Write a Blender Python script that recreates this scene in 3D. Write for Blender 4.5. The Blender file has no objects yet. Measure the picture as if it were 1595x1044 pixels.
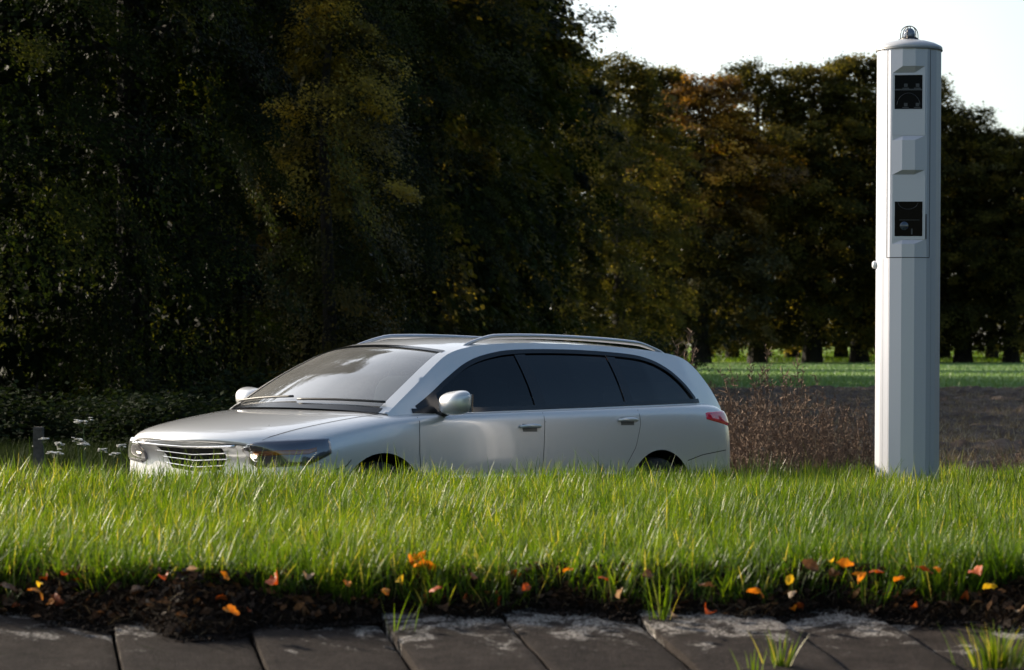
import bpy, bmesh, math, random
import numpy as np
from mathutils import Vector, Matrix
from mathutils.bvhtree import BVHTree

R = math.radians
sc = bpy.context.scene
col = sc.collection
random.seed(7)
rng = np.random.default_rng(7)

# ------------------------------------------------------------------ camera
EYE = 1.43
FPX, CX, HOR = 4050.0, 797.5, 535.7          # focal length in photo pixels, centre column, horizon row
cam_d = bpy.data.cameras.new("camera")
cam_d.sensor_width = 36.0
cam_d.lens = FPX / 1595.0 * 36.0
cam_d.shift_y = (HOR - 522.0) / 1595.0
cam_d.clip_end = 6000.0
cam_d.clip_start = 0.1
cam_d.dof.use_dof = True
cam_d.dof.focus_distance = 17.3
cam_d.dof.aperture_fstop = 5.4
cam = bpy.data.objects.new("camera", cam_d)
cam.location = (0, 0, EYE)
cam.rotation_euler = (R(90), 0, 0)
col.objects.link(cam)
sc.camera = cam

# ------------------------------------------------------------------ light
SUN_AZ, SUN_EL = R(-57), R(21)               # azimuth from +Y (view axis), negative = towards the left
sdir = Vector((math.sin(SUN_AZ) * math.cos(SUN_EL), math.cos(SUN_AZ) * math.cos(SUN_EL), math.sin(SUN_EL)))
sun_d = bpy.data.lights.new("sun", 'SUN')
sun_d.energy = 5.0
sun_d.angle = R(0.6)
sun_d.color = (1.0, 0.87, 0.68)
sun = bpy.data.objects.new("sun", sun_d)
sun.rotation_euler = (-sdir).to_track_quat('-Z', 'Y').to_euler()
sun.location = sdir * 60
col.objects.link(sun)

world = bpy.data.worlds.new("World")
sc.world = world
world.use_nodes = True
wn = world.node_tree
bg = wn.nodes["Background"]
sky = wn.nodes.new("ShaderNodeTexSky")
sky.sky_type = 'NISHITA'
sky.sun_disc = False
sky.sun_elevation = SUN_EL
sky.sun_rotation = SUN_AZ
sky.air_density = 1.3
sky.dust_density = .8
sky.ozone_density = 3.0
# thin bright veil of high cloud: strongest towards the sun and low in the sky
tcw = wn.nodes.new("ShaderNodeTexCoord")
def wmath(op, a, b=None, c=None, clamp=False):
    n = wn.nodes.new("ShaderNodeMath"); n.operation = op; n.use_clamp = clamp
    for i, v in enumerate((a, b, c)):
        if v is None: continue
        if hasattr(v, "links"): wn.links.new(v, n.inputs[i])
        else: n.inputs[i].default_value = v
    return n.outputs[0]
dotn = wn.nodes.new("ShaderNodeVectorMath"); dotn.operation = 'DOT_PRODUCT'; dotn.inputs[1].default_value = tuple(sdir)
wn.links.new(tcw.outputs["Generated"], dotn.inputs[0])
towards = wmath('POWER', wmath('MULTIPLY_ADD', dotn.outputs["Value"], .80, .20, True), 2.7)
sepw = wn.nodes.new("ShaderNodeSeparateXYZ"); wn.links.new(tcw.outputs["Generated"], sepw.inputs[0])
low = wmath('SUBTRACT', 1.0, wmath('MULTIPLY_ADD', sepw.outputs[2], .9, -.10, True), None, True)
cn = wn.nodes.new("ShaderNodeTexNoise"); cn.inputs["Scale"].default_value = 2.6; cn.inputs["Detail"].default_value = 6
cn.inputs["Roughness"].default_value = .55
wn.links.new(tcw.outputs["Generated"], cn.inputs["Vector"])
veil = wmath('MULTIPLY', wmath('MULTIPLY', towards, low), wmath('MULTIPLY_ADD', cn.outputs[0], 1.1, .45), None, True)
vm = wn.nodes.new("ShaderNodeMix"); vm.data_type = 'RGBA'
wn.links.new(veil, vm.inputs[0]); wn.links.new(sky.outputs[0], vm.inputs[6]); vm.inputs[7].default_value = (24.0, 24.0, 24.2, 1)
wn.links.new(vm.outputs[2], bg.inputs[0])
bg.inputs[1].default_value = 0.07
sc.view_settings.view_transform = 'Standard'
sc.view_settings.look = 'None'
sc.view_settings.exposure = 1.0
sc.view_settings.gamma = 1.0
sc.cycles.max_bounces = 6
sc.cycles.transparent_max_bounces = 12
sc.cycles.use_denoising = True

# ------------------------------------------------------------------ helpers
def tag(o, label=None, cat=None, group=None, kind=None):
    if label: o["label"] = label
    if cat: o["category"] = cat
    if group: o["group"] = group
    if kind: o["kind"] = kind
    return o

def empty(name, loc=(0, 0, 0), rot=(0, 0, 0)):
    o = bpy.data.objects.new(name, None)
    o.empty_display_size = 0.2
    o.location = loc; o.rotation_euler = rot
    col.objects.link(o)
    return o

def link(name, me, mats, parent=None, smooth=False):
    o = bpy.data.objects.new(name, me)
    col.objects.link(o)
    for m in (mats if isinstance(mats, (list, tuple)) else [mats]):
        me.materials.append(m)
    if parent: o.parent = parent
    if smooth:
        me.polygons.foreach_set("use_smooth", np.ones(len(me.polygons), dtype=bool))
    return o

def quads_mesh(name, V, F, attr=None):
    """numpy verts (n,3) and quad/tri faces (m,k)"""
    me = bpy.data.meshes.new(name)
    V = np.ascontiguousarray(V, dtype=np.float32); F = np.ascontiguousarray(F, dtype=np.int32)
    k = F.shape[1]
    me.vertices.add(len(V)); me.vertices.foreach_set("co", V.ravel())
    me.loops.add(F.size); me.loops.foreach_set("vertex_index", F.ravel())
    me.polygons.add(len(F))
    me.polygons.foreach_set("loop_start", np.arange(0, F.size, k, dtype=np.int32))
    me.polygons.foreach_set("loop_total", np.full(len(F), k, dtype=np.int32))
    me.update(calc_edges=True)
    if attr is not None:
        a = me.attributes.new("rnd", 'FLOAT', 'FACE')
        a.data.foreach_set("value", np.ascontiguousarray(attr, dtype=np.float32))
    return me

def py_mesh(name, V, F):
    me = bpy.data.meshes.new(name)
    me.from_pydata([tuple(v) for v in V], [], [tuple(f) for f in F])
    me.update()
    return me

def grid_mesh(name, G):
    """G: (n,m,3) point grid"""
    G = np.asarray(G, float); n, m = G.shape[:2]
    idx = np.arange(n * m).reshape(n, m)
    F = np.stack([idx[:-1, :-1], idx[1:, :-1], idx[1:, 1:], idx[:-1, 1:]], -1).reshape(-1, 4)
    return quads_mesh(name, G.reshape(-1, 3), F)

class MB:
    """collects simple shapes into one mesh"""
    def __init__(s): s.V = []; s.F = []
    def add(s, V, F):
        b = len(s.V); s.V += [tuple(v) for v in V]; s.F += [tuple(i + b for i in f) for f in F]
    def box(s, c, d, M=None):
        x, y, z = d[0] / 2, d[1] / 2, d[2] / 2
        V = [Vector((a, b, e)) for a in (-x, x) for b in (-y, y) for e in (-z, z)]
        if M: V = [M @ v for v in V]
        V = [v + Vector(c) for v in V]
        s.add(V, [(0, 1, 3, 2), (4, 6, 7, 5), (0, 4, 5, 1), (2, 3, 7, 6), (0, 2, 6, 4), (1, 5, 7, 3)])
    def tube(s, pts, rad, n=8, flat=1.0, cap=True):
        pts = [Vector(p) for p in pts]
        if not isinstance(rad, (list, tuple)): rad = [rad] * len(pts)
        V = []; F = []
        for i, p in enumerate(pts):
            t = (pts[min(i + 1, len(pts) - 1)] - pts[max(i - 1, 0)]).normalized()
            up = Vector((0, 0, 1)) if abs(t.z) < 0.9 else Vector((1, 0, 0))
            a = t.cross(up).normalized(); b = a.cross(t).normalized()
            for k in range(n):
                g = 2 * math.pi * k / n
                V.append(p + (a * math.cos(g) + b * math.sin(g) * flat) * rad[i])
        for i in range(len(pts) - 1):
            for k in range(n):
                F.append((i * n + k, i * n + (k + 1) % n, (i + 1) * n + (k + 1) % n, (i + 1) * n + k))
        if cap:
            F.append(tuple(range(n - 1, -1, -1))); F.append(tuple((len(pts) - 1) * n + k for k in range(n)))
        s.add(V, F)
    def lathe(s, prof, n=32, axis='Z', c=(0, 0, 0)):
        V = []; F = []
        for r_, h in prof:
            for k in range(n):
                g = 2 * math.pi * k / n
                p = (r_ * math.cos(g), r_ * math.sin(g), h)
                if axis == 'Y': p = (p[0], p[2], p[1])
                V.append((p[0] + c[0], p[1] + c[1], p[2] + c[2]))
        for i in range(len(prof) - 1):
            for k in range(n):
                F.append((i * n + k, i * n + (k + 1) % n, (i + 1) * n + (k + 1) % n, (i + 1) * n + k))
        s.add(V, F)
    def build(s, name, mat, parent=None, smooth=False):
        return link(name, py_mesh(name, s.V, s.F), mat, parent, smooth)

def smooth_by_angle(o, deg=35):
    me = o.data
    me.polygons.foreach_set("use_smooth", np.ones(len(me.polygons), dtype=bool))
    me.set_sharp_from_angle(angle=R(deg))

def copy_tree(o, parent=None):
    c = o.copy(); col.objects.link(c)
    c.parent = parent
    for ch in o.children: copy_tree(ch, c)
    return c

def px(x, D): return (x - CX) / FPX * D
def pz(y, D): return EYE + (HOR - y) / FPX * D

# ------------------------------------------------------------------ materials
def new_mat(name):
    m = bpy.data.materials.new(name); m.use_nodes = True
    nt = m.node_tree
    return m, nt, nt.nodes["Principled BSDF"]

def principled(name, colr, rough=0.5, metal=0.0, coat=0.0, spec=None, **kw):
    m, nt, b = new_mat(name)
    b.inputs["Base Color"].default_value = (*colr, 1)
    b.inputs["Roughness"].default_value = rough
    b.inputs["Metallic"].default_value = metal
    b.inputs["Coat Weight"].default_value = coat
    b.inputs["Coat Roughness"].default_value = 0.03
    if spec is not None: b.inputs["Specular IOR Level"].default_value = spec
    return m

def ramp(nt, stops):
    r = nt.nodes.new("ShaderNodeValToRGB")
    e = r.color_ramp.elements
    while len(e) < len(stops): e.new(0.5)
    for el, (p, c) in zip(e, stops):
        el.position = p; el.color = (*c, 1)
    return r

def noise(nt, scale, detail=4, rough=0.6, coord="Object", dist=0.0, vec=None):
    n = nt.nodes.new("ShaderNodeTexNoise")
    n.inputs["Scale"].default_value = scale; n.inputs["Detail"].default_value = detail
    n.inputs["Roughness"].default_value = rough; n.inputs["Distortion"].default_value = dist
    if vec is None:
        tc = nt.nodes.new("ShaderNodeTexCoord"); nt.links.new(tc.outputs[coord], n.inputs["Vector"])
    else: nt.links.new(vec, n.inputs["Vector"])
    return n

def bump(nt, b, height, strength=0.3, dist=0.02):
    bp = nt.nodes.new("ShaderNodeBump"); bp.inputs["Strength"].default_value = strength
    bp.inputs["Distance"].default_value = dist
    nt.links.new(height, bp.inputs["Height"]); nt.links.new(bp.outputs[0], b.inputs["Normal"])
    return bp

def leaf_mat(name, stops, rough=0.45, trans=0.35, tcol=None, spec=0.4, attr=True):
    """thin leaf or blade: surface reflection plus light let through, tint differs from leaf to leaf"""
    m, nt, b = new_mat(name)
    a = nt.nodes.new("ShaderNodeAttribute"); a.attribute_name = "rnd"
    r = ramp(nt, stops); nt.links.new(a.outputs["Fac"], r.inputs[0])
    nt.links.new(r.outputs[0], b.inputs["Base Color"])
    b.inputs["Roughness"].default_value = rough
    b.inputs["Specular IOR Level"].default_value = spec
    t = nt.nodes.new("ShaderNodeBsdfTranslucent")
    mixc = nt.nodes.new("ShaderNodeMix"); mixc.data_type = 'RGBA'; mixc.blend_type = 'MULTIPLY'
    mixc.inputs[0].default_value = 1.0
    nt.links.new(r.outputs[0], mixc.inputs[6]); mixc.inputs[7].default_value = (*(tcol or (1.5, 1.4, 0.7)), 1)
    nt.links.new(mixc.outputs[2], t.inputs[0])
    mx = nt.nodes.new("ShaderNodeMixShader"); mx.inputs[0].default_value = trans
    nt.links.new(b.outputs[0], mx.inputs[1]); nt.links.new(t.outputs[0], mx.inputs[2])
    nt.links.new(mx.outputs[0], nt.nodes["Material Output"].inputs[0])
    return m

def noise_mat(name, scale, stops, rough=0.9, bscale=None, bstr=0.5, bdist=0.03, detail=6, spec=0.2):
    m, nt, b = new_mat(name)
    n = noise(nt, scale, detail)
    r = ramp(nt, stops); nt.links.new(n.outputs[0], r.inputs[0]); nt.links.new(r.outputs[0], b.inputs["Base Color"])
    b.inputs["Roughness"].default_value = rough
    b.inputs["Specular IOR Level"].default_value = spec
    if bscale:
        n2 = noise(nt, bscale, 8, 0.65); bump(nt, b, n2.outputs[0], bstr, bdist)
    return m

M_soil = noise_mat("soil", 9, [(.3, (.006, .004, .003)), (.55, (.018, .011, .008)), (.75, (.045, .028, .018))], 0.95, 30, 0.9, .05)
M_plough = noise_mat("ploughed_soil", 2.2, [(.32, (.055, .038, .03)), (.55, (.12, .086, .067)), (.72, (.21, .16, .125))], 0.95, 5, 1.0, .12)
M_asphalt = noise_mat("asphalt", 30, [(.35, (.035, .035, .036)), (.65, (.065, .064, .062))], 0.8, 120, 0.5, .01)
M_ground = noise_mat("rough_grassland", .6, [(.3, (.035, .05, .018)), (.6, (.06, .075, .028)), (.75, (.09, .085, .04))], 0.95, 3, 0.6, .2)
M_crop = noise_mat("young_crop", .12, [(.3, (.15, .24, .085)), (.6, (.175, .275, .10)), (.8, (.20, .29, .115))], 0.9, 6, 0.8, .12)
M_meadow = noise_mat("meadow_grass", .2, [(.3, (.12, .20, .02)), (.7, (.2, .28, .035))], 0.9, 4, 0.8, .12)
M_litter_ground = noise_mat("forest_floor", 1.2, [(.3, (.01, .012, .006)), (.6, (.03, .03, .014)), (.8, (.05, .04, .02))], 0.95, 6, 0.8, .1)
M_bark = noise_mat("bark", 3, [(.3, (.012, .010, .008)), (.7, (.032, .028, .023))], 0.9, 12, 0.8, .04)

# ------------------------------------------------------------------ ground and fields
def lerp_pts(x, xs, ys): return np.interp(x, xs, ys)
def crest_y(X): return lerp_pts(X, [-6, -3, 0, 3, 6, 9], [12.6, 13.0, 15.6, 18.9, 22.0, 25.0])
def crest_z(X): return EYE - .0492 * crest_y(X) - .085
def edge_y(X):                                                    # ragged front edge of the turf
    return 9.12 + .10 * np.sin(X * 1.9 + .6) + .07 * np.sin(X * 5.3 + 1.0) * np.sin(X * 1.3 + .4) + .035 * np.sin(X * 13.1) + .02 * np.sin(X * 29.0)
def slab_z(Y): return .495 - .115 * (9.0 - Y)

def vnoise(X, Y, s, seed=0):
    """cheap smooth value noise"""
    x = X * s + seed * 17.3; y = Y * s - seed * 9.1
    x0 = np.floor(x).astype(np.int64); y0 = np.floor(y).astype(np.int64)
    fx = x - x0; fy = y - y0; fx = fx * fx * (3 - 2 * fx); fy = fy * fy * (3 - 2 * fy)
    def h(a, b):
        n = (a * 374761393 + b * 668265263 + seed * 1274126177) & 0x7fffffff
        n = (n ^ (n >> 13)) * 1274126177 & 0x7fffffff
        return ((n ^ (n >> 16)) & 0xffff) / 65535.0
    return (h(x0, y0) * (1 - fx) + h(x0 + 1, y0) * fx) * (1 - fy) + (h(x0, y0 + 1) * (1 - fx) + h(x0 + 1, y0 + 1) * fx) * fy

def verge_z(X, Y):
    ye, yc = edge_y(X), crest_y(X)
    zc = crest_z(X); z0 = .60
    t = np.clip((Y - ye) / (yc - ye), 0, 1)
    top = z0 + (zc - z0) * t + .035 * (vnoise(X, Y, 1.3, 3) - .5) + .03 * (vnoise(X, Y, 4, 5) - .5)
    back = np.clip((Y - yc) / 1.3, 0, 1); back = back * back * (3 - 2 * back)
    z = top * (1 - back) + (-.12) * back
    return z

def foot(X):                                                     # how far the crumbling soil face reaches over the slabs
    return .125 * (1.0 + 1.2 * vnoise(X, X * 0, 2.4, 91) + .5 * vnoise(X, X * 0, 9, 92))
def bank_z(X, Y):                                                # verge top or the soil face below its edge
    e = edge_y(X); t = np.clip((e - Y) / foot(X), 0, 1) ** .8
    return np.where(Y >= e, verge_z(X, np.maximum(Y, e)), slab_z(Y) * t + verge_z(X, e) * (1 - t))

def lane(X, Y):                                                   # along / across the road
    c, s = math.cos(R(46.6)), math.sin(R(46.6))
    u = (X + .598) * c + (Y - 18.0) * s
    v = -(X + .598) * s + (Y - 18.0) * c
    return u, v

# base sheet to the horizon
bs = py_mesh("ground", [(-3000, -3000, -.35), (3000, -3000, -.35), (3000, 3000, -.35), (-3000, 3000, -.35)], [(0, 1, 2, 3)])
tag(link("ground", bs, M_ground), kind="structure")

# road the car drives on: follows the lane direction, gently sloping
ul = np.linspace(-60, 120, 61); vl = np.linspace(-1.55, 3.6, 7)
U, Vv = np.meshgrid(ul, vl, indexing='ij')
c_, s_ = math.cos(R(46.6)), math.sin(R(46.6))
G = np.stack([-.598 + U * c_ - Vv * s_, 18 + U * s_ + Vv * c_, -.022 * np.clip(U, -8, 12) - .02 * ((Vv - 1) / 2.6) ** 2], -1)
tag(link("road", grid_mesh("road", G), M_asphalt, smooth=True), kind="structure")
mk, nt_, b_ = new_mat("road_paint"); b_.inputs["Base Color"].default_value = (.72, .72, .7, 1); b_.inputs["Roughness"].default_value = .6
for vv in (-1.42, 3.42):
    Gm = np.stack([-.598 + ul[:, None] * c_ - np.array([vv - .05, vv + .05]) * s_, 18 + ul[:, None] * s_ + np.array([vv - .05, vv + .05]) * c_,
                   -.022 * np.clip(ul, -8, 12)[:, None] + np.zeros(2) - .02 * ((vv - 1) / 2.6) ** 2 + .005], -1)
    tag(link("road_markings", grid_mesh("road_markings", Gm), mk), kind="structure")

# bank of the verge: soil body carrying the grass
xs = np.linspace(-7, 9, 420)
vs = np.concatenate([[-.16, -.12, -.08, -.03, 0.0], np.linspace(.02, 1, 90), np.linspace(1.03, 1.5, 12)])
Xg, Vg = np.meshgrid(xs, vs, indexing='ij')
ye, yc = edge_y(Xg), crest_y(Xg)
Yg = np.where(Vg < 0, ye + Vg * foot(Xg) / .16, np.where(Vg <= 1, ye + Vg * (yc - ye), yc + (Vg - 1) * 2.8))
Zg = verge_z(Xg, np.maximum(Yg, ye))
f = np.clip(-Vg / .16, 0, 1)
clod = (vnoise(Xg, Yg * 3, 9, 1) - .5) * .10 + (vnoise(Xg, Zg * 9 + Vg * 30, 23, 2) - .5) * .05
front = Vg < 0
Zs = slab_z(Yg) - .03
Zg = np.where(front, verge_z(Xg, ye) * (1 - f ** .8) + Zs * f ** .8 + clod * np.sin(np.pi * np.clip(f, 0, 1)) * .6, Zg)
Yg = np.where(front, Yg + clod * 1.2 * np.sin(np.pi * np.clip(f, .0, 1)), Yg)
tag(link("verge_ground", grid_mesh("verge_ground", np.stack([Xg, Yg, Zg], -1)), M_soil, smooth=True), kind="structure")

# ploughed field, crop field, meadow
def strip(name, poly, z, mat, nx=2):
    V = [(a, b, z) for a, b in poly]
    return tag(link(name, py_mesh(name, V, [tuple(range(len(V)))]), mat), kind="structure")
def rough_field(name, mat, Y0, Y1, ny, amp, s1, s2, z0=0.0, xl=-.21, xr=.24, furrow=0):
    ys = np.geomspace(Y0, Y1, ny)
    tx = np.linspace(xl, xr, 260)
    Yf = ys[:, None] + 0 * tx[None]; Xf = Yf * tx[None]
    Zf = z0 + amp * (vnoise(Xf, Yf, s1, 11) - .5) + amp * .7 * (vnoise(Xf, Yf, s2, 12) - .5) + amp * .4 * (vnoise(Xf, Yf, s2 * 2.3, 13) - .5)
    if furrow: Zf = Zf + furrow * np.sin((Yf * .97 + Xf * .22) * 2 * np.pi / 1.35)
    return tag(link(name, grid_mesh(name, np.stack([Xf, Yf, Zf], -1)), mat, smooth=True), kind="structure")
# the field lies beyond the road; near its margin the soil falls to the road's level
rough_field("ploughed_field", M_plough, 25.5, 84, 260, .16, 1.6, 4.0, z0=-.02, xl=.02, xr=.30, furrow=.05)
rough_field("crop_field", M_crop, 83.5, 196, 120, .03, .5, 2.0, z0=.0, xl=.02, xr=.30)
strip("wide_field", [(24, 15), (900, 15), (900, 200), (50, 200)], -.1, M_plough)
strip("meadow", [(-160, 199), (600, 199), (900, 1500), (-900, 1500)], .02, M_meadow)
strip("forest_floor", [(-60, 27), (-3.6, 27), (1.0, 60), (3.4, 170), (6, 199), (-160, 199)], -.03, M_litter_ground)
strip("far_verge", [(-40, -14), (-6.4, 18.5), (3.2, 27.6), (6, 34), (-40, 34)], -.06, M_ground)
# ------------------------------------------------------------------ station wagon
M_paint, nt_, b_ = new_mat("silver_paint")
b_.inputs["Base Color"].default_value = (.70, .695, .69, 1); b_.inputs["Metallic"].default_value = .5
b_.inputs["Roughness"].default_value = .38; b_.inputs["Coat Weight"].default_value = 1.0; b_.inputs["Coat Roughness"].default_value = .04
n_ = noise(nt_, 2500, 1); bump(nt_, b_, n_.outputs[0], .04, .0005)
M_black = principled("black_plastic", (.012, .012, .013), .5)
M_trim = principled("gloss_black_trim", (.008, .008, .009), .15)
M_dark = principled("cabin_cloth", (.03, .03, .032), .85)
M_seat = principled("seat_cloth", (.07, .068, .066), .85)
M_chrome = principled("chrome", (.85, .85, .86), .12, 1.0)
M_rubber = principled("rubber", (.015, .015, .015), .8)
M_alloy = principled("alloy", (.55, .55, .56), .3, .9)
M_seam = principled("panel_gap", (.01, .01, .01), .7)
M_recess = principled("handle_bowl", (.16, .16, .16), .4, .3)
M_red = principled("red_lens", (.62, .02, .06), .12, coat=1.0)
M_amber = principled("amber_lens", (.75, .25, .03), .15, coat=1.0)
M_bulb, nt_, b_ = new_mat("lit_bulb"); b_.inputs["Emission Color"].default_value = (1, .78, .5, 1); b_.inputs["Emission Strength"].default_value = 1.6
def glass(name, tint, rough=0.02, gain=2.2):
    m = bpy.data.materials.new(name); m.use_nodes = True; nt = m.node_tree
    nt.nodes.remove(nt.nodes["Principled BSDF"])
    tr = nt.nodes.new("ShaderNodeBsdfTransparent"); tr.inputs[0].default_value = (*tint, 1)
    gl = nt.nodes.new("ShaderNodeBsdfGlossy"); gl.inputs["Roughness"].default_value = rough
    fr = nt.nodes.new("ShaderNodeFresnel"); fr.inputs[0].default_value = 1.52
    ad = nt.nodes.new("ShaderNodeMath"); ad.operation = 'MULTIPLY_ADD'; ad.inputs[1].default_value = gain; ad.inputs[2].default_value = .02
    ad.use_clamp = True
    mx = nt.nodes.new("ShaderNodeMixShader")
    nt.links.new(fr.outputs[0], ad.inputs[0]); nt.links.new(ad.outputs[0], mx.inputs[0])
    nt.links.new(tr.outputs[0], mx.inputs[1]); nt.links.new(gl.outputs[0], mx.inputs[2])
    nt.links.new(mx.outputs[0], nt.nodes["Material Output"].inputs[0])
    return m
M_glass = glass("window_glass", (.5, .55, .55), .04, 2.8)
def painted_sheen(m, amount):
    """pale sky sheen painted on the glass as a diffuse film"""
    nt = m.node_tree; out = nt.nodes["Material Output"]; src = out.inputs[0].links[0].from_socket
    df = nt.nodes.new("ShaderNodeBsdfDiffuse"); df.inputs[0].default_value = (.55, .54, .52, 1)
    n = noise(nt, 1.5, 5, .6); mr = nt.nodes.new("ShaderNodeMath"); mr.operation = 'MULTIPLY'; mr.inputs[1].default_value = amount * 2
    nt.links.new(n.outputs[0], mr.inputs[0])
    mx = nt.nodes.new("ShaderNodeMixShader"); nt.links.new(mr.outputs[0], mx.inputs[0]); nt.links.new(src, mx.inputs[1]); nt.links.new(df.outputs[0], mx.inputs[2])
    nt.links.new(mx.outputs[0], out.inputs[0])
painted_sheen(M_glass, .16)  # windscreen paled by colour to stand in for bright reflected sky
M_front = glass("front_door_glass", (.14, .18, .20), .02, .8)
M_tint = glass("tinted_glass", (.04, .05, .06), .02, 1.1)
M_lens = glass("lamp_glass", (.9, .9, .92))

CAR = empty("station_wagon", (-.545, 18.0, 0.012), (0, R(1.26), R(46.6)))
tag(CAR, "silver estate car with roof rails driving past behind the grass bank", "car")
XO = 2.37                                                         # nose-based x -> car-centre x
def off(P): P = np.array(P, float); P[..., 0] -= XO; return P

# lower body: sections from bottom centre up the side to top centre
ST = [  # x, w, zbot, sill z, bow, (shoulder y,z), (inner y,z), ztop
    (.02, .66, .27, .36, .22, (.60, .690), (.48, .742), .758),
    (.05, .78, .23, .35, .27, (.715, .725), (.55, .785), .803),
    (.16, .845, .20, .33, .24, (.775, .765), (.60, .828), .845),
    (.42, .89, .18, .31, .16, (.825, .815), (.64, .872), .895),
    (.78, .912, .18, .30, .08, (.855, .868), (.67, .922), .945),
    (1.12, .92, .18, .30, .02, (.872, .912), (.71, .962), .975),
    (1.50, .92, .18, .30, 0, (.885, .925), (.835, .957), .94),
    (1.95, .92, .18, .30, 0, (.885, .938), (.838, .972), .93),
    (2.6, .92, .18, .30, 0, (.885, .955), (.835, .990), .93),
    (3.2, .92, .18, .30, 0, (.885, .972), (.830, 1.008), .93),
    (3.8, .918, .18, .30, 0, (.878, .990), (.815, 1.028), .95),
    (4.25, .90, .20, .32, 0, (.852, 1.004), (.785, 1.043), .98),
    (4.54, .86, .23, .34, -.0, (.80, 1.000), (.72, 1.036), 1.03),
    (4.70, .81, .27, .38, -.05, (.72, .960), (.62, .985), .99),
    (4.74, .70, .30, .42, -.07, (.60, .92), (.50, .945), .95),
]
def section(st):
    x, w, zb, zs, bow, (sy, sz), (iy, iz), zt = st
    pts = [(0, zb), (.55 * w, zb), (.90 * w, zb + .01), (.975 * w, zs), (w * .995, .47), (w, .60), (w * .992, .60 + (sz - .60) * .55),
           (sy + (w - sy) * .45, .60 + (sz - .60) * .86), (sy, sz), (iy, iz), (.45 * iy, zt - (zt - iz) * .25), (0, zt)]
    return [(x + bow * (y / w) ** 2.3 * (1 if bow > 0 else 1), y, z) for y, z in pts]
V, F = [], []
NS = 12
for st in ST:
    h = section(st)
    V += [(x, -y, z) for x, y, z in h] + [(x, y, z) for x, y, z in h[1:-1][::-1]]
RN = 2 * NS - 2
for i in range(len(ST) - 1):
    for k in range(RN):
        F.append((i * RN + k, i * RN + (k + 1) % RN, (i + 1) * RN + (k + 1) % RN, (i + 1) * RN + k))
for base, flip in ((0, False), ((len(ST) - 1) * RN, True)):
    for k in range(0, NS - 1):
        a, b = base + k, base + k + 1
        c, d = base + (RN - k - 1) % RN, base + (RN - k) % RN
        q = [a, d, c, b]
        q = [v for j, v in enumerate(q) if v not in q[:j]]
        if len(q) >= 3: F.append(tuple(q[::-1] if flip else q))
me = py_mesh("body_cage", V, F)
cage = bpy.data.objects.new("body_cage", me); col.objects.link(cage)
bm = bmesh.new(); bm.from_mesh(me); bmesh.ops.recalc_face_normals(bm, faces=bm.faces); bm.to_mesh(me); bm.free()
sub = cage.modifiers.new("s", 'SUBSURF'); sub.levels = 3; sub.render_levels = 3
# wheel wells cut out of the solid
FAX, RAX = 1.01, 3.72
WR = .322
cut = MB()
for ax in (FAX, RAX):
    for sy in (-1, 1):
        n = 48; ring = []
        Vc = []
        for yy in (.60, 1.2):
            for k in range(n):
                g = 2 * math.pi * k / n
                Vc.append((ax + .375 * math.cos(g), sy * yy, .325 + .375 * math.sin(g)))
        Fc = [(k, (k + 1) % n, n + (k + 1) % n, n + k) for k in range(n)] + [tuple(range(n - 1, -1, -1)), tuple(range(n, 2 * n))]
        if sy > 0: Fc = [f[::-1] for f in Fc]
        cut.add(Vc, Fc)
cme = py_mesh("well_cutter", cut.V, cut.F)
bm = bmesh.new(); bm.from_mesh(cme); bmesh.ops.recalc_face_normals(bm, faces=bm.faces); bm.to_mesh(cme); bm.free()
cutter = bpy.data.objects.new("well_cutter", cme); col.objects.link(cutter)
for m_ in (M_paint, M_black, M_dark): me.materials.append(m_); cme.materials.append(m_)
cme.polygons.foreach_set("material_index", np.ones(len(cme.polygons), dtype=np.int32))
bpy.context.view_layer.update()
dg = bpy.context.evaluated_depsgraph_get()
ev = cage.evaluated_get(dg)
hull = bpy.data.meshes.new_from_object(ev)                        # uncut hull, used to lay panels on
HB = BVHTree.FromPolygons([v.co.copy() for v in hull.vertices], [tuple(p.vertices) for p in hull.polygons])
bo = cage.modifiers.new("b", 'BOOLEAN'); bo.object = cutter; bo.operation = 'DIFFERENCE'; bo.solver = 'EXACT'
dg = bpy.context.evaluated_depsgraph_get(); dg.update()
bme = bpy.data.meshes.new_from_object(cage.evaluated_get(dg))
bpy.data.objects.remove(cage); bpy.data.objects.remove(cutter)
bme.name = "body"
for p in bme.polygons:
    c = p.center
    if p.material_index == 0 and p.normal.z > .2 and c.z > .88 and 1.22 < c.x < 4.56 and abs(c.y) < np.interp(c.x, [1.2, 1.5, 2.0, 3.8, 4.25, 4.56], [.70, .80, .825, .80, .765, .66]): p.material_index = 2
    if p.normal.z < -.8 and c.z < .4: p.material_index = 1
bme.transform(Matrix.Translation((-XO, 0, 0)))
BODY = bpy.data.objects.new("body", bme); col.objects.link(BODY); BODY.parent = CAR
smooth_by_angle(BODY, 40)

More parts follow.
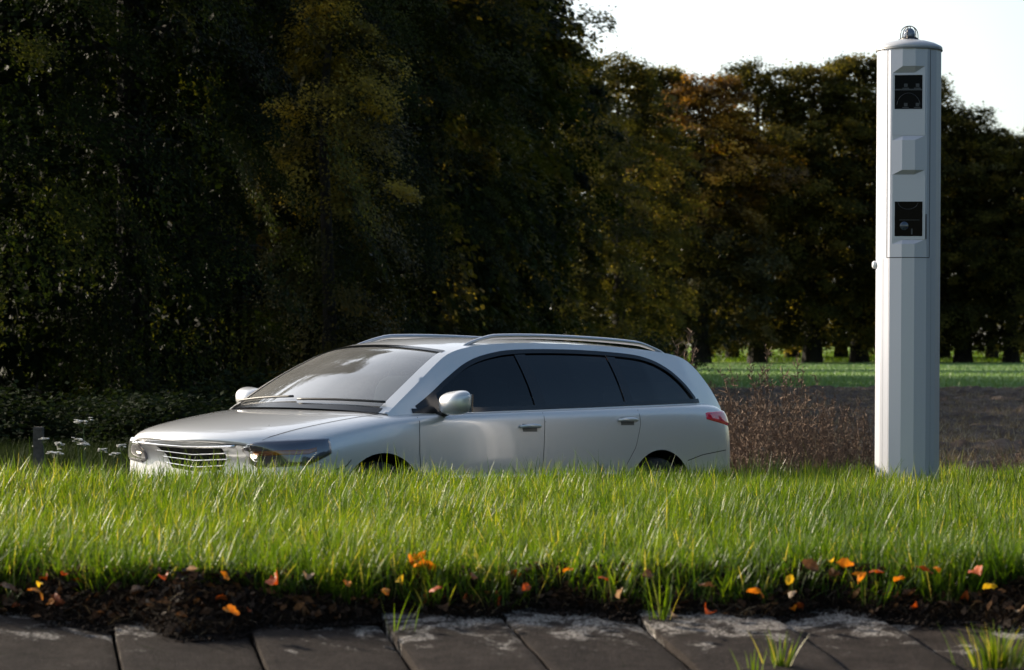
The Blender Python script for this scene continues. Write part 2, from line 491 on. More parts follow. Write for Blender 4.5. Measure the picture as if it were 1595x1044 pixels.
def hit(o, d, lift=.004):
    o = Vector(o); d = Vector(d).normalized()
    loc, nor, i, _ = HB.ray_cast(o, d)
    if loc is None:
        loc, nor, i, _ = HB.find_nearest(o)
    if nor.dot(d) > 0: nor = -nor
    return loc + nor * lift
def wrap(name, path, zlo, zhi, mat, lift=.005, nu=28, nv=8, rim=.006):
    """panel laid on the hull: path = list of (origin xy, direction xy) along its length, zlo/zhi heights along it"""
    t = np.linspace(0, 1, len(path)); T = np.linspace(0, 1, nu)
    arr = np.array([[*a, *b] for a, b in path], float)
    A = np.stack([np.interp(T, t, arr[:, k]) for k in range(4)], 1)
    zl = np.interp(T, np.linspace(0, 1, len(zlo)), zlo); zh = np.interp(T, np.linspace(0, 1, len(zhi)), zhi)
    G = np.zeros((nu, nv, 3))
    for i in range(nu):
        for j in range(nv):
            z = zl[i] + (zh[i] - zl[i]) * j / (nv - 1)
            edge = i in (0, nu - 1) or j in (0, nv - 1)
            G[i, j] = hit((A[i, 0], A[i, 1], z), (A[i, 2], A[i, 3], 0), -.004 if edge else lift)
    return G
def patch(name, G, mat, parent=None, smooth=True):
    return link(name, grid_mesh(name, off(G)), mat, parent or CAR, smooth)
def seam(pts3, w=.004):
    """thin gap line along points already on the hull"""
    P = [Vector(p) for p in pts3]; V = []; F = []
    for i, p in enumerate(P):
        t = (P[min(i + 1, len(P) - 1)] - P[max(i - 1, 0)]).normalized()
        loc, nor, _, _ = HB.find_nearest(p)
        s = t.cross(nor).normalized() * w
        V += [p - s, p + s]
        if i: F.append((2 * i - 2, 2 * i - 1, 2 * i + 1, 2 * i))
    return V, F

# ---- cabin shell: side sheet y = Ys(x, z), roof rail curve, window outlines
def zbelt(x): return np.interp(x, [1.1, 1.5, 2.6, 3.8, 4.3, 4.66], [.955, .953, .985, 1.022, 1.037, 1.02])
def ybelt(x): return np.interp(x, [1.1, 1.5, 2.0, 3.0, 3.8, 4.25, 4.55, 4.70], [.765, .820, .842, .838, .82, .785, .715, .655])
def Ys(x, z):
    d = z - zbelt(x)
    return ybelt(x) - .40 * d - .50 * d * np.abs(d)
RX = np.array([1.16, 1.30, 1.50, 1.70, 1.88, 2.10, 2.40, 2.80, 3.3, 3.75, 4.10, 4.32, 4.44, 4.54, 4.62, 4.68])
RZ = np.array([.945, 1.035, 1.155, 1.265, 1.345, 1.392, 1.420, 1.432, 1.430, 1.416, 1.392, 1.355, 1.290, 1.180, 1.075, .985])
def smooth_curve(X, Z, n):
    """centripetal-like Catmull-Rom through the points"""
    P = np.stack([X, Z], 1); P = np.vstack([2 * P[0] - P[1], P, 2 * P[-1] - P[-2]])
    out = []
    m = len(X) - 1
    for q in np.linspace(0, m - 1e-9, n):
        i = int(q); t = q - i
        a, b, c, d = P[i], P[i + 1], P[i + 2], P[i + 3]
        out.append(.5 * (2 * b + (c - a) * t + (2 * a - 5 * b + 4 * c - d) * t * t + (3 * b - a - 3 * c + d) * t ** 3))
    return np.array(out)
NT = 121
RC = smooth_curve(RX, RZ, NT)
RY = Ys(RC[:, 0], RC[:, 1])
RY = np.convolve(np.pad(RY, 4, mode='edge'), np.ones(9) / 9, 'valid')
# window outline (daylight opening) in x,z
DT = smooth_curve(np.array([1.40, 1.56, 1.76, 2.0, 2.25, 2.55, 3.1, 3.6, 3.86, 4.04, 4.17, 4.26]), np.array([.992, 1.075, 1.18, 1.285, 1.345, 1.378, 1.388, 1.374, 1.345, 1.28, 1.18, 1.065]), 90)
DB = np.stack([np.linspace(4.25, 1.42, 60), zbelt(np.linspace(4.25, 1.42, 60)) + .022], 1)
inner = np.vstack([DT, DB])
outer = []
side_top = RC
bx = np.linspace(4.66, 1.17, 60)
def resample(P, n):
    d = np.concatenate([[0], np.cumsum(np.linalg.norm(np.diff(P, axis=0), axis=1))])
    t = np.linspace(0, d[-1], n)
    return np.stack([np.interp(t, d, P[:, k]) for k in range(P.shape[1])], 1)
# outer loop: rail split into the same number of points as the window top, belt likewise
OT = resample(RC, len(DT)); OB = np.stack([bx, zbelt(bx) - .03], 1)
outer = np.vstack([OT, OB])
NL = 6
def shell_side(sy):
    Gs = []
    for k in range(NL):
        t = k / (NL - 1)
        P = outer * (1 - t) + inner * t
        y = Ys(P[:, 0], P[:, 1])
        if k == 0: y[:len(OT)] = np.interp(np.linspace(0, 1, len(OT)), np.concatenate([[0], np.cumsum(np.linalg.norm(np.diff(RC, axis=0), axis=1))]) / np.sum(np.linalg.norm(np.diff(RC, axis=0), axis=1)), RY)
        Gs.append(np.stack([P[:, 0], sy * y, P[:, 1]], 1))
    # return lip into the cabin
    P = inner; Gs.append(np.stack([P[:, 0], sy * (Ys(P[:, 0], P[:, 1]) - .03), P[:, 1]], 1))
    Gs = np.array(Gs)
    return np.concatenate([Gs, Gs[:, :1]], 1)
def top_sheet(t, s):
    """t along the rail curve 0..1, s across -1..1: windscreen, roof, tailgate"""
    q = t * (NT - 1)
    ii = np.arange(NT)
    x = np.interp(q, ii, RC[:, 0]); z = np.interp(q, ii, RC[:, 1]); y = np.interp(q, ii, RY)
    c = 1 - np.abs(s) ** 2.2
    lift = np.interp(x, [1.1, 1.5, 1.9, 2.5, 3.5, 4.2, 4.4, 4.7], [.02, .05, .045, .04, .036, .03, .012, .0])
    fwd = np.interp(x, [1.1, 1.5, 1.9, 2.3, 2.8, 3.9, 4.3, 4.5, 4.7], [-.18, -.14, -.10, -.05, 0, 0, .05, .08, .07])
    return np.stack([x + fwd * c, s * y, z + lift * c], -1)
def sheet(t0, t1, s0, s1, nt, ns, lift=0):
    T, S = np.meshgrid(np.linspace(t0, t1, nt), np.linspace(s0, s1, ns), indexing='ij')
    G = top_sheet(T, S)
    if lift:
        e = 1e-3
        n = np.cross(top_sheet(T + e, S) - top_sheet(T - e, S), top_sheet(T, S + e) - top_sheet(T, S - e))
        n /= np.linalg.norm(n, axis=-1, keepdims=True); n *= np.sign(n[..., 2:3] + 1e-9)
        G = G + n * lift
    return G
tA = float(np.interp(1.90, RC[:, 0], np.arange(NT))) / (NT - 1)      # windscreen header
tR = float(np.interp(4.40, RC[:, 0], np.arange(NT))) / (NT - 1)      # top of the tailgate glass
tS = float(np.interp(4.60, RC[:, 0], np.arange(NT))) / (NT - 1)
bmr = MB()
def addG(mb, G):
    n, m = G.shape[:2]; idx = np.arange(n * m).reshape(n, m)
    F = np.stack([idx[:-1, :-1], idx[1:, :-1], idx[1:, 1:], idx[:-1, 1:]], -1).reshape(-1, 4)
    mb.add(off(G).reshape(-1, 3), F)
SW = .90
addG(bmr, sheet(tA, tR, -1, 1, 60, 40))
addG(bmr, sheet(tS, 1, -1, 1, 8, 40))
addG(bmr, sheet(tR, tS, -1, -.86, 10, 6)); addG(bmr, sheet(tR, tS, .86, 1, 10, 6))
addG(bmr, sheet(0, tA, -1, -SW, 30, 5)); addG(bmr, sheet(0, tA, SW, 1, 30, 5))
for sy in (-1, 1): addG(bmr, shell_side(sy))
bm = bmesh.new(); m_ = py_mesh("cabin_shell", bmr.V, bmr.F); bm.from_mesh(m_)
bmesh.ops.remove_doubles(bm, verts=bm.verts, dist=.0006); bmesh.ops.recalc_face_normals(bm, faces=bm.faces)
bm.to_mesh(m_); bm.free()
ROOF = link("roof_and_pillars", m_, M_paint, CAR); smooth_by_angle(ROOF, 50)

# glass
patch("windscreen", sheet(.012, tA - .004, -SW, SW, 30, 40, -.006), M_glass)
# black ceramic border of the windscreen along the header and the cowl
bd = MB()
addG(bd, sheet(tA - .010, tA + .004, -.92, .92, 3, 40, .002)); addG(bd, sheet(-.0, .022, -.93, .93, 3, 40, .003))
bd.build("windscreen_trim", M_trim, CAR, True)
patch("tailgate_window", sheet(tR, tS, -.86, .86, 10, 24, -.006), M_tint)
def dlo_top(x): return np.interp(x, DT[:, 0], DT[:, 1])
def pane(sy, x0, x1, sink=.012, nx=30):
    X = np.linspace(x0, x1, nx); lo = zbelt(X) + .016; hi = np.maximum(dlo_top(X) + .006, lo + .002)
    Z = lo[:, None] + (hi - lo)[:, None] * np.linspace(0, 1, 10)[None]
    XX = X[:, None] + 0 * Z
    return np.stack([XX, sy * (Ys(XX, Z) - sink), Z], -1)
PILL = [(2.50, 2.60), (3.44, 3.52)]
for sy in (-1, 1):
    for (x0, x1), nm, mt in (((1.405, 2.50), "front_window", M_front), ((2.60, 3.44), "rear_window", M_tint), ((3.52, 4.255), "quarter_window", M_tint)):
        patch(nm, pane(sy, x0, x1), mt)
    tm = MB()
    for x0, x1 in PILL: addG(tm, pane(sy, x0 - .004, x1 + .004, .004, 4))
    # waist strip and dark frame round the opening
    X = np.linspace(1.36, 4.30, 60)
    Z = zbelt(X)[:, None] + np.array([-.004, .010, .026])[None]
    XX = X[:, None] + 0 * Z
    addG(tm, np.stack([XX, sy * (Ys(XX, Z) + .004), Z], -1))
    P0 = DT; d = np.gradient(DT, axis=0); nrm = np.stack([d[:, 1], -d[:, 0]], 1); nrm /= np.linalg.norm(nrm, axis=1, keepdims=True)
    fr = [DT + nrm * .022, DT - nrm * .006]
    addG(tm, np.stack([np.stack([q[:, 0], sy * (Ys(q[:, 0], q[:, 1]) + .0035), q[:, 1]], 1) for q in fr], 1))
    # black mirror corner at the foot of the A-pillar
    addG(tm, pane(sy, 1.405, 1.60, -.003, 8))
    tm.build("window_trim", M_trim, CAR, True)

# panel gaps
def gap(name, mb):
    mb.V = [(Vector(v) - Vector((XO, 0, 0))) for v in mb.V]; mb.build(name, M_seam, CAR)
def side_line(sy, pts):
    return [hit((x, sy * 1.4, z), (0, -sy, 0), .0015) for x, z in pts]
for sy in (-1, 1):
    for pts in ([(1.36, .95), (1.33, .85), (1.32, .70), (1.34, .5), (1.40, .35)], [(2.52, .985), (2.50, .8), (2.48, .6), (2.47, .35)],
                [(3.50, 1.01), (3.50, .88), (3.44, .72), (3.34, .60), (3.28, .48), (3.26, .35)], [(1.4, .345), (2.4, .345), (3.26, .345)]):
        pts = resample(np.array(pts), 24); sm = MB()
        sm.add(*seam(side_line(sy, pts), .0022)); gap("door_gap", sm)
    # hood to wing gap, seen from above
    hp = resample(np.array([(1.12, .735), (.9, .715), (.6, .69), (.35, .66), (.20, .61)]), 20)
    sm = MB(); sm.add(*seam([hit((x, sy * y, 2), (0, 0, -1), .0015) for x, y in hp], .003)); gap("bonnet_gap", sm)
    # bumper gap on the wing
    sm = MB(); sm.add(*seam(side_line(sy, resample(np.array([(.62, .60), (.70, .62), (.74, .66)]), 8)), .003)); gap("bumper_gap", sm)
    sm = MB(); sm.add(*seam(side_line(sy, resample(np.array([(4.02, .62), (4.2, .66), (4.4, .68), (4.52, .69)]), 10)), .003)); gap("bumper_gap", sm)
front = lambda y, z, l=.0015: hit((-1, y, z), (1, 0, 0), l)
sm = MB(); sm.add(*seam([front(y, .752 - .010 * (y / .6) ** 2) for y in np.linspace(-.60, .60, 40)], .003)); gap("bonnet_gap", sm)

# grille: dark opening with three chevron bars
def trap(z): return np.interp(z, [.570, .738], [.25, .345])
gz = np.linspace(.572, .736, 10); gs = np.linspace(-1, 1, 32)
G = np.array([[front(s * trap(z), z - .018 * (1 - abs(s)), -.003 if (i in (0, 9) or j in (0, 31)) else .004) for j, s in enumerate(gs)] for i, z in enumerate(gz)])
GR = patch("grille", G, principled("grille_black", (.004, .004, .004), .7, spec=.1))
for zc in (.612, .655, .698):
    mb = MB()
    mb.tube([front(s * (trap(zc) + .03), zc - .020 * (1 - abs(s)) , .010) - Vector((XO, 0, 0)) for s in np.linspace(-1, 1, 25)], .0045, 8)
    mb.build("chrome_bar", M_chrome, GR, True)
mb = MB()
mb.tube([front(s * .47, .742 - .012 * (1 - abs(s)), .009) - Vector((XO, 0, 0)) for s in np.linspace(-1, 1, 33)], .010, 8)
mb.build("chrome_bar", M_chrome, GR, True)
# lower intake, number plate, lower lip
G = np.array([[front(s * np.interp(z, [.30, .43], [.50, .58]), z, -.003 if (i in (0, 7) or j in (0, 31)) else .004) for j, s in enumerate(gs)] for i, z in enumerate(np.linspace(.30, .43, 8))])
patch("lower_intake", G, M_black)
G = np.array([[front(y, z, .012) for y in np.linspace(-.26, .26, 20)] for z in (.455, .56)])
patch("number_plate", G, principled("plate_white", (.7, .7, .68), .4))
for sy in (-1, 1):
    # headlamp wrapping round the corner
    pth = [((-1, sy * .50), (1, 0)), ((-.9, sy * .63), (1, -sy * .05)), ((-.4, sy * 1.1), (.75, -sy * .55)), ((.2, sy * 1.5), (.35, -sy)), ((.55, sy * 1.5), (0.08, -sy))]
    zlo = [.622, .600, .604, .625, .700]; zhi = [.728, .752, .772, .788, .792]
    G = wrap("headlight", pth, zlo, zhi, None, .004, 40, 12)
    HL = patch("headlight", G, principled("headlamp_housing", (.20, .20, .23), .30, .35))
    G2 = wrap("lens", pth, np.array(zlo) - .004, np.array(zhi) + .004, None, .016, 40, 12)
    patch("lens", G2, M_lens, HL)
    mb = MB()
    for yy, rr in ((.57, .042), (.69, .036)):
        p = hit((-1 if yy < .6 else -.6, sy * (yy if yy < .6 else yy + .15), .685), (1, 0, 0) if yy < .6 else (.9, -sy * .3, 0), .006) - Vector((XO, 0, 0))
        mb.lathe([(rr, -.012), (rr * .98, -.006), (rr * .8, .002), (rr * .5, .004), (.001, .005)], 24, 'Y', (0, 0, 0))
        k = len(mb.V) - 120
        Mx = Matrix.Rotation(R(90), 4, 'Z')
        mb.V[k:] = [tuple(Mx @ Vector(v) + p) for v in mb.V[k:]]
    mb.build("reflector", M_chrome, HL, True)
    mb = MB()
    for yy in (.57, .68):
        p = hit((-1 if yy < .6 else -.6, sy * (yy if yy < .6 else yy + .15), .685), (1, 0, 0) if yy < .6 else (.9, -sy * .3, 0), .0135) - Vector((XO, 0, 0))
        mb.add([p + Vector((0, .02 * math.cos(g), .016 * math.sin(g))) for g in np.linspace(0, 2 * math.pi, 16, endpoint=False)], [tuple(range(16))])
    mb.build("bulb", M_bulb, HL)
    ip = [((-.5, sy * 1.0), (.8, -sy * .5)), ((.2, sy * 1.5), (.35, -sy)), ((.40, sy * 1.5), (0.15, -sy))]
    patch("indicator", wrap("indicator", ip, [.672, .688, .712], [.712, .728, .742], None, .010, 16, 6), M_amber, HL)
    ib = [((-1, sy * .50), (1, 0)), ((-.9, sy * .62), (1, -sy * .05)), ((-.4, sy * 1.0), (.8, -sy * .5))]
    patch("lamp_trim", wrap("lamp_trim", ib, [.722, .735, .75], [.730, .744, .758], None, .010, 16, 4), M_chrome, HL)
    # tail lamp round the rear corner
    tp = [((4.26, sy * 1.5), (0, -sy)), ((4.62, sy * 1.5), (-.1, -sy)), ((5.2, sy * 1.2), (-.8, -sy * .6)), ((5.6, sy * .72), (-1, 0)), ((5.6, sy * .60), (-1, 0))]
    TL = patch("tail_light", wrap("tail_light", tp, [.915, .865, .85, .85, .86], [.965, .985, .975, .965, .955], None, .010, 30, 8), M_red)
    # door handles
    for hx, hz in ((2.36, .862), (3.36, .905)):
        mb = MB()
        P = [hit((hx + u, sy * 1.4, hz + .004 * math.cos(u * 12)), (0, -sy, 0), .004 + .030 * (1 - (abs(u) / .1) ** 4)) - Vector((XO, 0, 0)) for u in np.linspace(-.1, .1, 13)]
        mb.tube(P, [.010 + .006 * (1 - abs(u) / .1) for u in np.linspace(-.1, .1, 13)], 10)
        hd = mb.build("door_handle", M_paint, CAR, True)
        Gh = np.array([[hit((hx + a * .07, sy * 1.4, hz - .006 + b * .026), (0, -sy, 0), .0015) for b in np.linspace(-1, 1, 4)] for a in np.linspace(-1, 1, 8)])
        patch("handle_recess", Gh, M_recess, hd)
    # side rubbing moulding
    Gm = np.array([[hit((x, sy * 1.4, z), (0, -sy, 0), .010 if 0 < j < 3 else -.002) for j, z in enumerate((.505, .512, .545, .552))] for x in np.linspace(1.45, 3.22, 40)])
    patch("side_moulding", Gm, M_paint)
    # wing mirror
    mp = Vector((1.57, sy * 1.0, 1.02))
    bmm = bmesh.new(); bmesh.ops.create_uvsphere(bmm, u_segments=32, v_segments=20, radius=1)
    for v in bmm.verts:
        x, y, z = v.co
        x2 = x if x < 0 else min(x, .25) * .6                     # flat glass side faces backwards
        e = 3.2
        r_ = (abs(y) ** e + abs(z) ** e) ** (1 / e) or 1
        k = math.hypot(y, z) / r_ if math.hypot(y, z) > 1e-6 else 1
        y, z = y * k, z * k
        v.co = Vector((x2 * .13 + .03 * y * sy * sy, y * .14, z * .078 + .012 * (y * sy)))
    mm = bpy.data.meshes.new("wing_mirror"); bmm.to_mesh(mm); bmm.free()
    WM = link("wing_mirror", mm, M_paint, CAR, True); WM.location = mp - Vector((XO, 0, 0))
    mb = MB(); mb.tube([(.0, -sy * .22, -.10), (.01, -sy * .15, -.075), (.0, -sy * .06, -.052)], [.035, .03, .035], 10, .7)
    mb.build("mirror_arm", M_black, WM, True)
    mb = MB(); mb.box((.028, 0, .0), (.012, .22, .115)); mb.build("mirror_glass", M_chrome, WM)
    # roof rail
    xr = np.linspace(2.08, 4.20, 40); P = []
    for x in xr:
        q = float(np.interp(x, RC[:, 0], np.arange(NT))) / (NT - 1)
        base = top_sheet(np.array(q), np.array(sy * .90)); e = min(x - 2.08, 4.20 - x)
        P.append((x - XO, base[1], base[2] - .012 + .052 * min(1, max(0, e / .30)) ** .7))
    mb = MB(); mb.tube(P, [.013 + .010 * min(1, min(i, 39 - i) / 6) for i in range(40)], 12, .75)
    mb.build("roof_rail", M_alloy, CAR, True)
    # wheels
    for ax in (FAX, RAX):
        W = MB()
        W.lathe([(.20, -.09), (.235, -.105), (.29, -.105), (.312, -.09), (WR, -.06), (WR, .06), (.312, .09), (.29, .105), (.235, .105), (.20, .09)], 48, 'Y')
        w = W.build("wheel", M_rubber, CAR, True); w.location = (ax - XO, sy * .80, WR)
        rm = MB()
        rm.lathe([(.225, -sy * .09), (.232, sy * .10), (.222, sy * .105), (.205, sy * .085), (.20, sy * .02)], 40, 'Y')
        for k in range(7):
            g = 2 * math.pi * k / 7
            rm.tube([(.03 * math.cos(g), sy * .085, .03 * math.sin(g)), (.13 * math.cos(g), sy * .088, .13 * math.sin(g)), (.215 * math.cos(g), sy * .08, .215 * math.sin(g))], [.026, .02, .028], 8, .6)
        rm.lathe([(.06, sy * .07), (.058, sy * .10), (.03, sy * .108), (.001, sy * .11)], 20, 'Y')
        rm.build("rim", M_alloy, w, True)
        dk = MB(); dk.lathe([(.198, sy * .03), (.06, sy * .035), (.001, sy * .035)], 32, 'Y'); dk.build("brake_disc", M_black, w, True)
# wipers on the cowl
for y0, L in ((-.05, .62), (.62, .60)):
    mb = MB()
    P = []
    for u in np.linspace(0, 1, 16):
        s = (y0 - u * L) / .72
        p = sheet(.03 + .012 * u, .04 + .012 * u, max(-.92, s), max(-.92, s), 2, 2, .018)[0, 0]; P.append(off(p))
    mb.tube(P, .009, 6); mb.build("wiper", M_black, CAR, True)
# cowl grille between bonnet and glass
G = np.array([[Vector(hit((x - .10 * (1 - (y / .72) ** 2), y, 2), (0, 0, -1), .004)) for y in np.linspace(-.72, .72, 30)] for x in np.linspace(1.10, 1.24, 6)])
patch("cowl_panel", G, M_black)
# cabin: dashboard, steering wheel, seats
mb = MB()
mb.add(*(lambda P: ([tuple(p) for p in P], [(0, 1, 3, 2), (2, 3, 5, 4), (4, 5, 7, 6)]))([(1.30 - XO, -.74, .96), (1.30 - XO, .74, .96), (1.62 - XO, -.76, 1.0), (1.62 - XO, .76, 1.0), (1.78 - XO, -.76, .985), (1.78 - XO, .76, .985), (1.84 - XO, -.76, .90), (1.84 - XO, .76, .90)]))
mb.build("dashboard", M_dark, CAR, True)
mb = MB()
P = []
for k in range(25):
    g = 2 * math.pi * k / 24
    P.append((1.98 - XO + .18 * math.sin(g) * .35, -.36 + .185 * math.cos(g), .985 + .18 * math.sin(g)))
mb.tube(P, .014, 8, 1, False); mb.tube([(1.80 - XO, -.36, .95), (1.98 - XO, -.36, .985)], .025, 8); mb.box((1.97 - XO, -.36, .985), (.04, .32, .05))
mb.build("steering_wheel", M_black, CAR, True)
def seat(x, y, w):
    G = []
    for a in np.linspace(0, 2 * math.pi, 25):                       # rounded backrest, raked rearwards
        G.append([(x + .16 * (zz - .85) + .07 * math.cos(a) * f - XO, y + w * .24 * f * np.sign(math.sin(a)) * abs(math.sin(a)) ** .5, zz) for zz, f in ((.86, 1), (1.0, 1), (1.10, .97), (1.16, .85), (1.19, .6), (1.195, .05))])
    s = link("seat", grid_mesh("seat", np.array(G)), M_seat, CAR, True)
    h = MB(); h.tube([(x + .055 - XO, y - .11, 1.265), (x + .06 - XO, y - .08, 1.27), (x + .06 - XO, y + .08, 1.27), (x + .055 - XO, y + .11, 1.265)], [.05, .075, .075, .05], 14, .6)
    for q in (-.05, .05): h.tube([(x + .05 - XO, y + q, 1.15), (x + .06 - XO, y + q, 1.24)], .007, 6)
    h.build("headrest", M_seat, s, True)
for y in (-.37, .37): seat(2.38, y, 1.15)
for y in (-.42, .42): seat(3.28, y, 1.2)
# ------------------------------------------------------------------ speed camera pillar
TD = 17.2; PPM = FPX / TD
M_col, nt_, b_ = new_mat("grey_pillar_paint")
tc = nt_.nodes.new("ShaderNodeTexCoord"); mpn = nt_.nodes.new("ShaderNodeMapping"); mpn.inputs["Scale"].default_value = (22, 22, .9); nt_.links.new(tc.outputs["Object"], mpn.inputs[0])
n_ = noise(nt_, 1, 7, .72, vec=mpn.outputs[0]); r_ = ramp(nt_, [(.30, (.40, .40, .43)), (.48, (.52, .52, .56)), (.75, (.56, .56, .60))])   # rain streaks down the paint; nt_.links.new(n_.outputs[0], r_.inputs[0])
nt_.links.new(r_.outputs[0], b_.inputs["Base Color"]); b_.inputs["Roughness"].default_value = .38; b_.inputs["Metallic"].default_value = .25
M_capm = principled("cap_paint", (.45, .45, .46), .35, .2)
M_pane = principled("dark_pane", (.002, .002, .003), .08, 0, spec=.06)
M_hous = principled("device_grey", (.055, .055, .06), .4, .4)
M_lensd = principled("device_lens", (.02, .03, .06), .08, coat=1)
zt = pz(78, TD); TB = crest_z(px(1412, TD)) - .15
TW = empty("speed_camera_pillar", (px(1412, TD), TD, TB), (0, R(.33), 0))
tag(TW, "tall grey faceted speed camera pillar with two dark windows standing in the grass", "speed camera")
TR = .214
HT = zt - TB
ZZ = lambda y: pz(y, TD) - TB                                     # photo row -> height on the pillar
TH0 = R(-90 - 8.75)                                               # facing of the window facet
c0 = [TH0 + R(22.5) * (k - .5) for k in range(16)]                # facet corners
def rpoly(th):
    a = (th - c0[0]) % R(22.5) - R(11.25)
    return TR * math.cos(R(11.25)) / math.cos(a)
CD = .1847
def rrec(th):
    d = (th - TH0 + math.pi) % (2 * math.pi) - math.pi
    if abs(d) > 1.2: return 9
    return CD / math.cos(d)
lev = [(ZZ(800), 0), (ZZ(382), 0), (ZZ(375.5), 1), (ZZ(275), 1), (ZZ(268), 0), (ZZ(222), 0), (ZZ(215), 1), (ZZ(118), 1), (ZZ(108), 0), (HT, 0)]
lev[0] = (0, 0)
half = math.acos(CD / (TR * .991))
ths = sorted(set([round(t % (2 * math.pi), 6) for t in c0 + [TH0 - half, TH0 + half] + [TH0 + a for a in (R(-6), R(6))]]))
V = []; F = []
n = len(ths)
for z, rec in lev:
    for t in ths:
        r_ = min(rpoly(t), rrec(t)) if rec else rpoly(t)
        V.append((r_ * math.cos(t), r_ * math.sin(t), z))
for i in range(len(lev) - 1):
    for k in range(n): F.append((i * n + k, i * n + (k + 1) % n, (i + 1) * n + (k + 1) % n, (i + 1) * n + k))
V.append((0, 0, HT)); F += [((len(lev) - 1) * n + k, (len(lev) - 1) * n + (k + 1) % n, len(V) - 1) for k in range(n)]
SH = link("shaft", py_mesh("shaft", V, F), M_col, TW)
# local frame on the recessed chord
ex = Vector((-math.sin(TH0), math.cos(TH0), 0)); en = Vector((math.cos(TH0), math.sin(TH0), 0))
def F3(u, z, o): return ex * u + en * (CD + o) + Vector((0, 0, z))
def frame(name, u0, u1, z0, z1, t, dep, mat, parent):
    m = MB()
    for a, b, c, d in ((u0 - t, u1 + t, z1, z1 + t), (u0 - t, u1 + t, z0 - t, z0), (u0 - t, u0, z0, z1), (u1, u1 + t, z0, z1)):
        P = [F3(u, z, o) for o in (-.002, dep) for u, z in ((a, c), (b, c), (b, d), (a, d))]
        m.add(P, [(4, 5, 6, 7), (0, 1, 5, 4), (1, 2, 6, 5), (2, 3, 7, 6), (3, 0, 4, 7)])
    return m.build(name, mat, parent)
def obox(m, u0, u1, z0, z1, o0, o1):
    P = [F3(u, z, o) for o in (o0, o1) for u, z in ((u0, z0), (u1, z0), (u1, z1), (u0, z1))]
    m.add(P, [(4, 5, 6, 7), (0, 1, 5, 4), (1, 2, 6, 5), (2, 3, 7, 6), (3, 0, 4, 7), (3, 2, 1, 0)])
def U(x, y):                                                      # photo column -> offset on the chord
    axis = 1412 + (755 - y) * .0058
    return ((x - axis) / PPM - en.x * CD) / ex.x
# flat cover plate on each recess, with a window
for (ya, yb, wy0, wy1, nm, shelf) in ((119.5, 214, 121.5, 174, "upper_plate", True), (276, 374.5, 316.5, 370, "lower_plate", False)):
    ua, ub = U(1384, ya), U(1433.5, ya)
    w0, w1 = U(1387.5, wy0), U(1429.5, wy0)
    z0, z1 = ZZ(yb), ZZ(ya); a0, a1 = ZZ(wy1), ZZ(wy0)
    fr = frame(nm, w0, w1, a0, a1, .004, .004, M_col, SH)
    m = MB()
    for q in ((ua, w0 - .004, z0, z1), (w1 + .004, ub, z0, z1), (w0 - .004, w1 + .004, z0, a0 - .004), (w0 - .004, w1 + .004, a1 + .004, z1)):
        if q[3] - q[2] > .001 and q[1] - q[0] > .001: obox(m, q[0], q[1], q[2], q[3], -.004, .0025)
    m.build("cover_plate", M_col, SH)
    m = MB(); obox(m, w0, w1, a0, a1, -.003, .0008); pn = m.build("camera_window", M_pane, TW)
    d = MB(); L = MB()
    if shelf:
        zs = a0 + (a1 - a0) * .55
        obox(d, w0, w1, zs, zs + .010, .0008, .0022)
        for u in (.40, .82):
            for zz in (zs + .01, a0 + .006):
                uu = w0 + (w1 - w0) * u
                obox(d, uu - .011, uu + .012, zz + .012, zz + .034, .0008, .0016); obox(d, uu - .022, uu + .020, zz + .001, zz + .007, .0008, .002); obox(d, uu - .004, uu + .006, zz + .017, zz + .026, .0016, .0024)
        uc = (w0 + w1) / 2
        d.tube([F3(uc + .075 * math.cos(g), a0 + .02 + .085 * math.sin(g), .001) for g in np.linspace(.1, math.pi - .1, 20)], .0018, 6)
        d.build("device", M_hous, pn)
    else:
        uc = w0 + (w1 - w0) * .48
        d.tube([F3(uc + .065 * math.cos(g), a1 - .0 + .05 * math.sin(g), .001) for g in np.linspace(math.pi + .15, 2 * math.pi - .15, 20)], .0018, 6)
        obox(d, w0 + .03, w1 - .02, a0 + .105, a0 + .108, .0008, .0014); obox(d, uc + .02, uc + .03, a0 + .012, a0 + .05, .0008, .0016)
        d.build("device", M_hous, pn)
        V = [F3(w0 + .062, a0 + .068, .006)]
        for rr, oo in ((.012, .005), (.022, .003), (.028, .0008)):
            V += [F3(w0 + .062 + rr * math.cos(g), a0 + .068 + rr * math.sin(g), oo) for g in np.linspace(0, 2 * math.pi, 20, endpoint=False)]
        Fq = [(0, 1 + k, 1 + (k + 1) % 20) for k in range(20)] + [(1 + j * 20 + k, 1 + (j + 1) * 20 + k, 1 + (j + 1) * 20 + (k + 1) % 20, 1 + j * 20 + (k + 1) % 20) for j in range(2) for k in range(20)]
        link("lens", py_mesh("lens", V, Fq), M_lensd, pn, True)
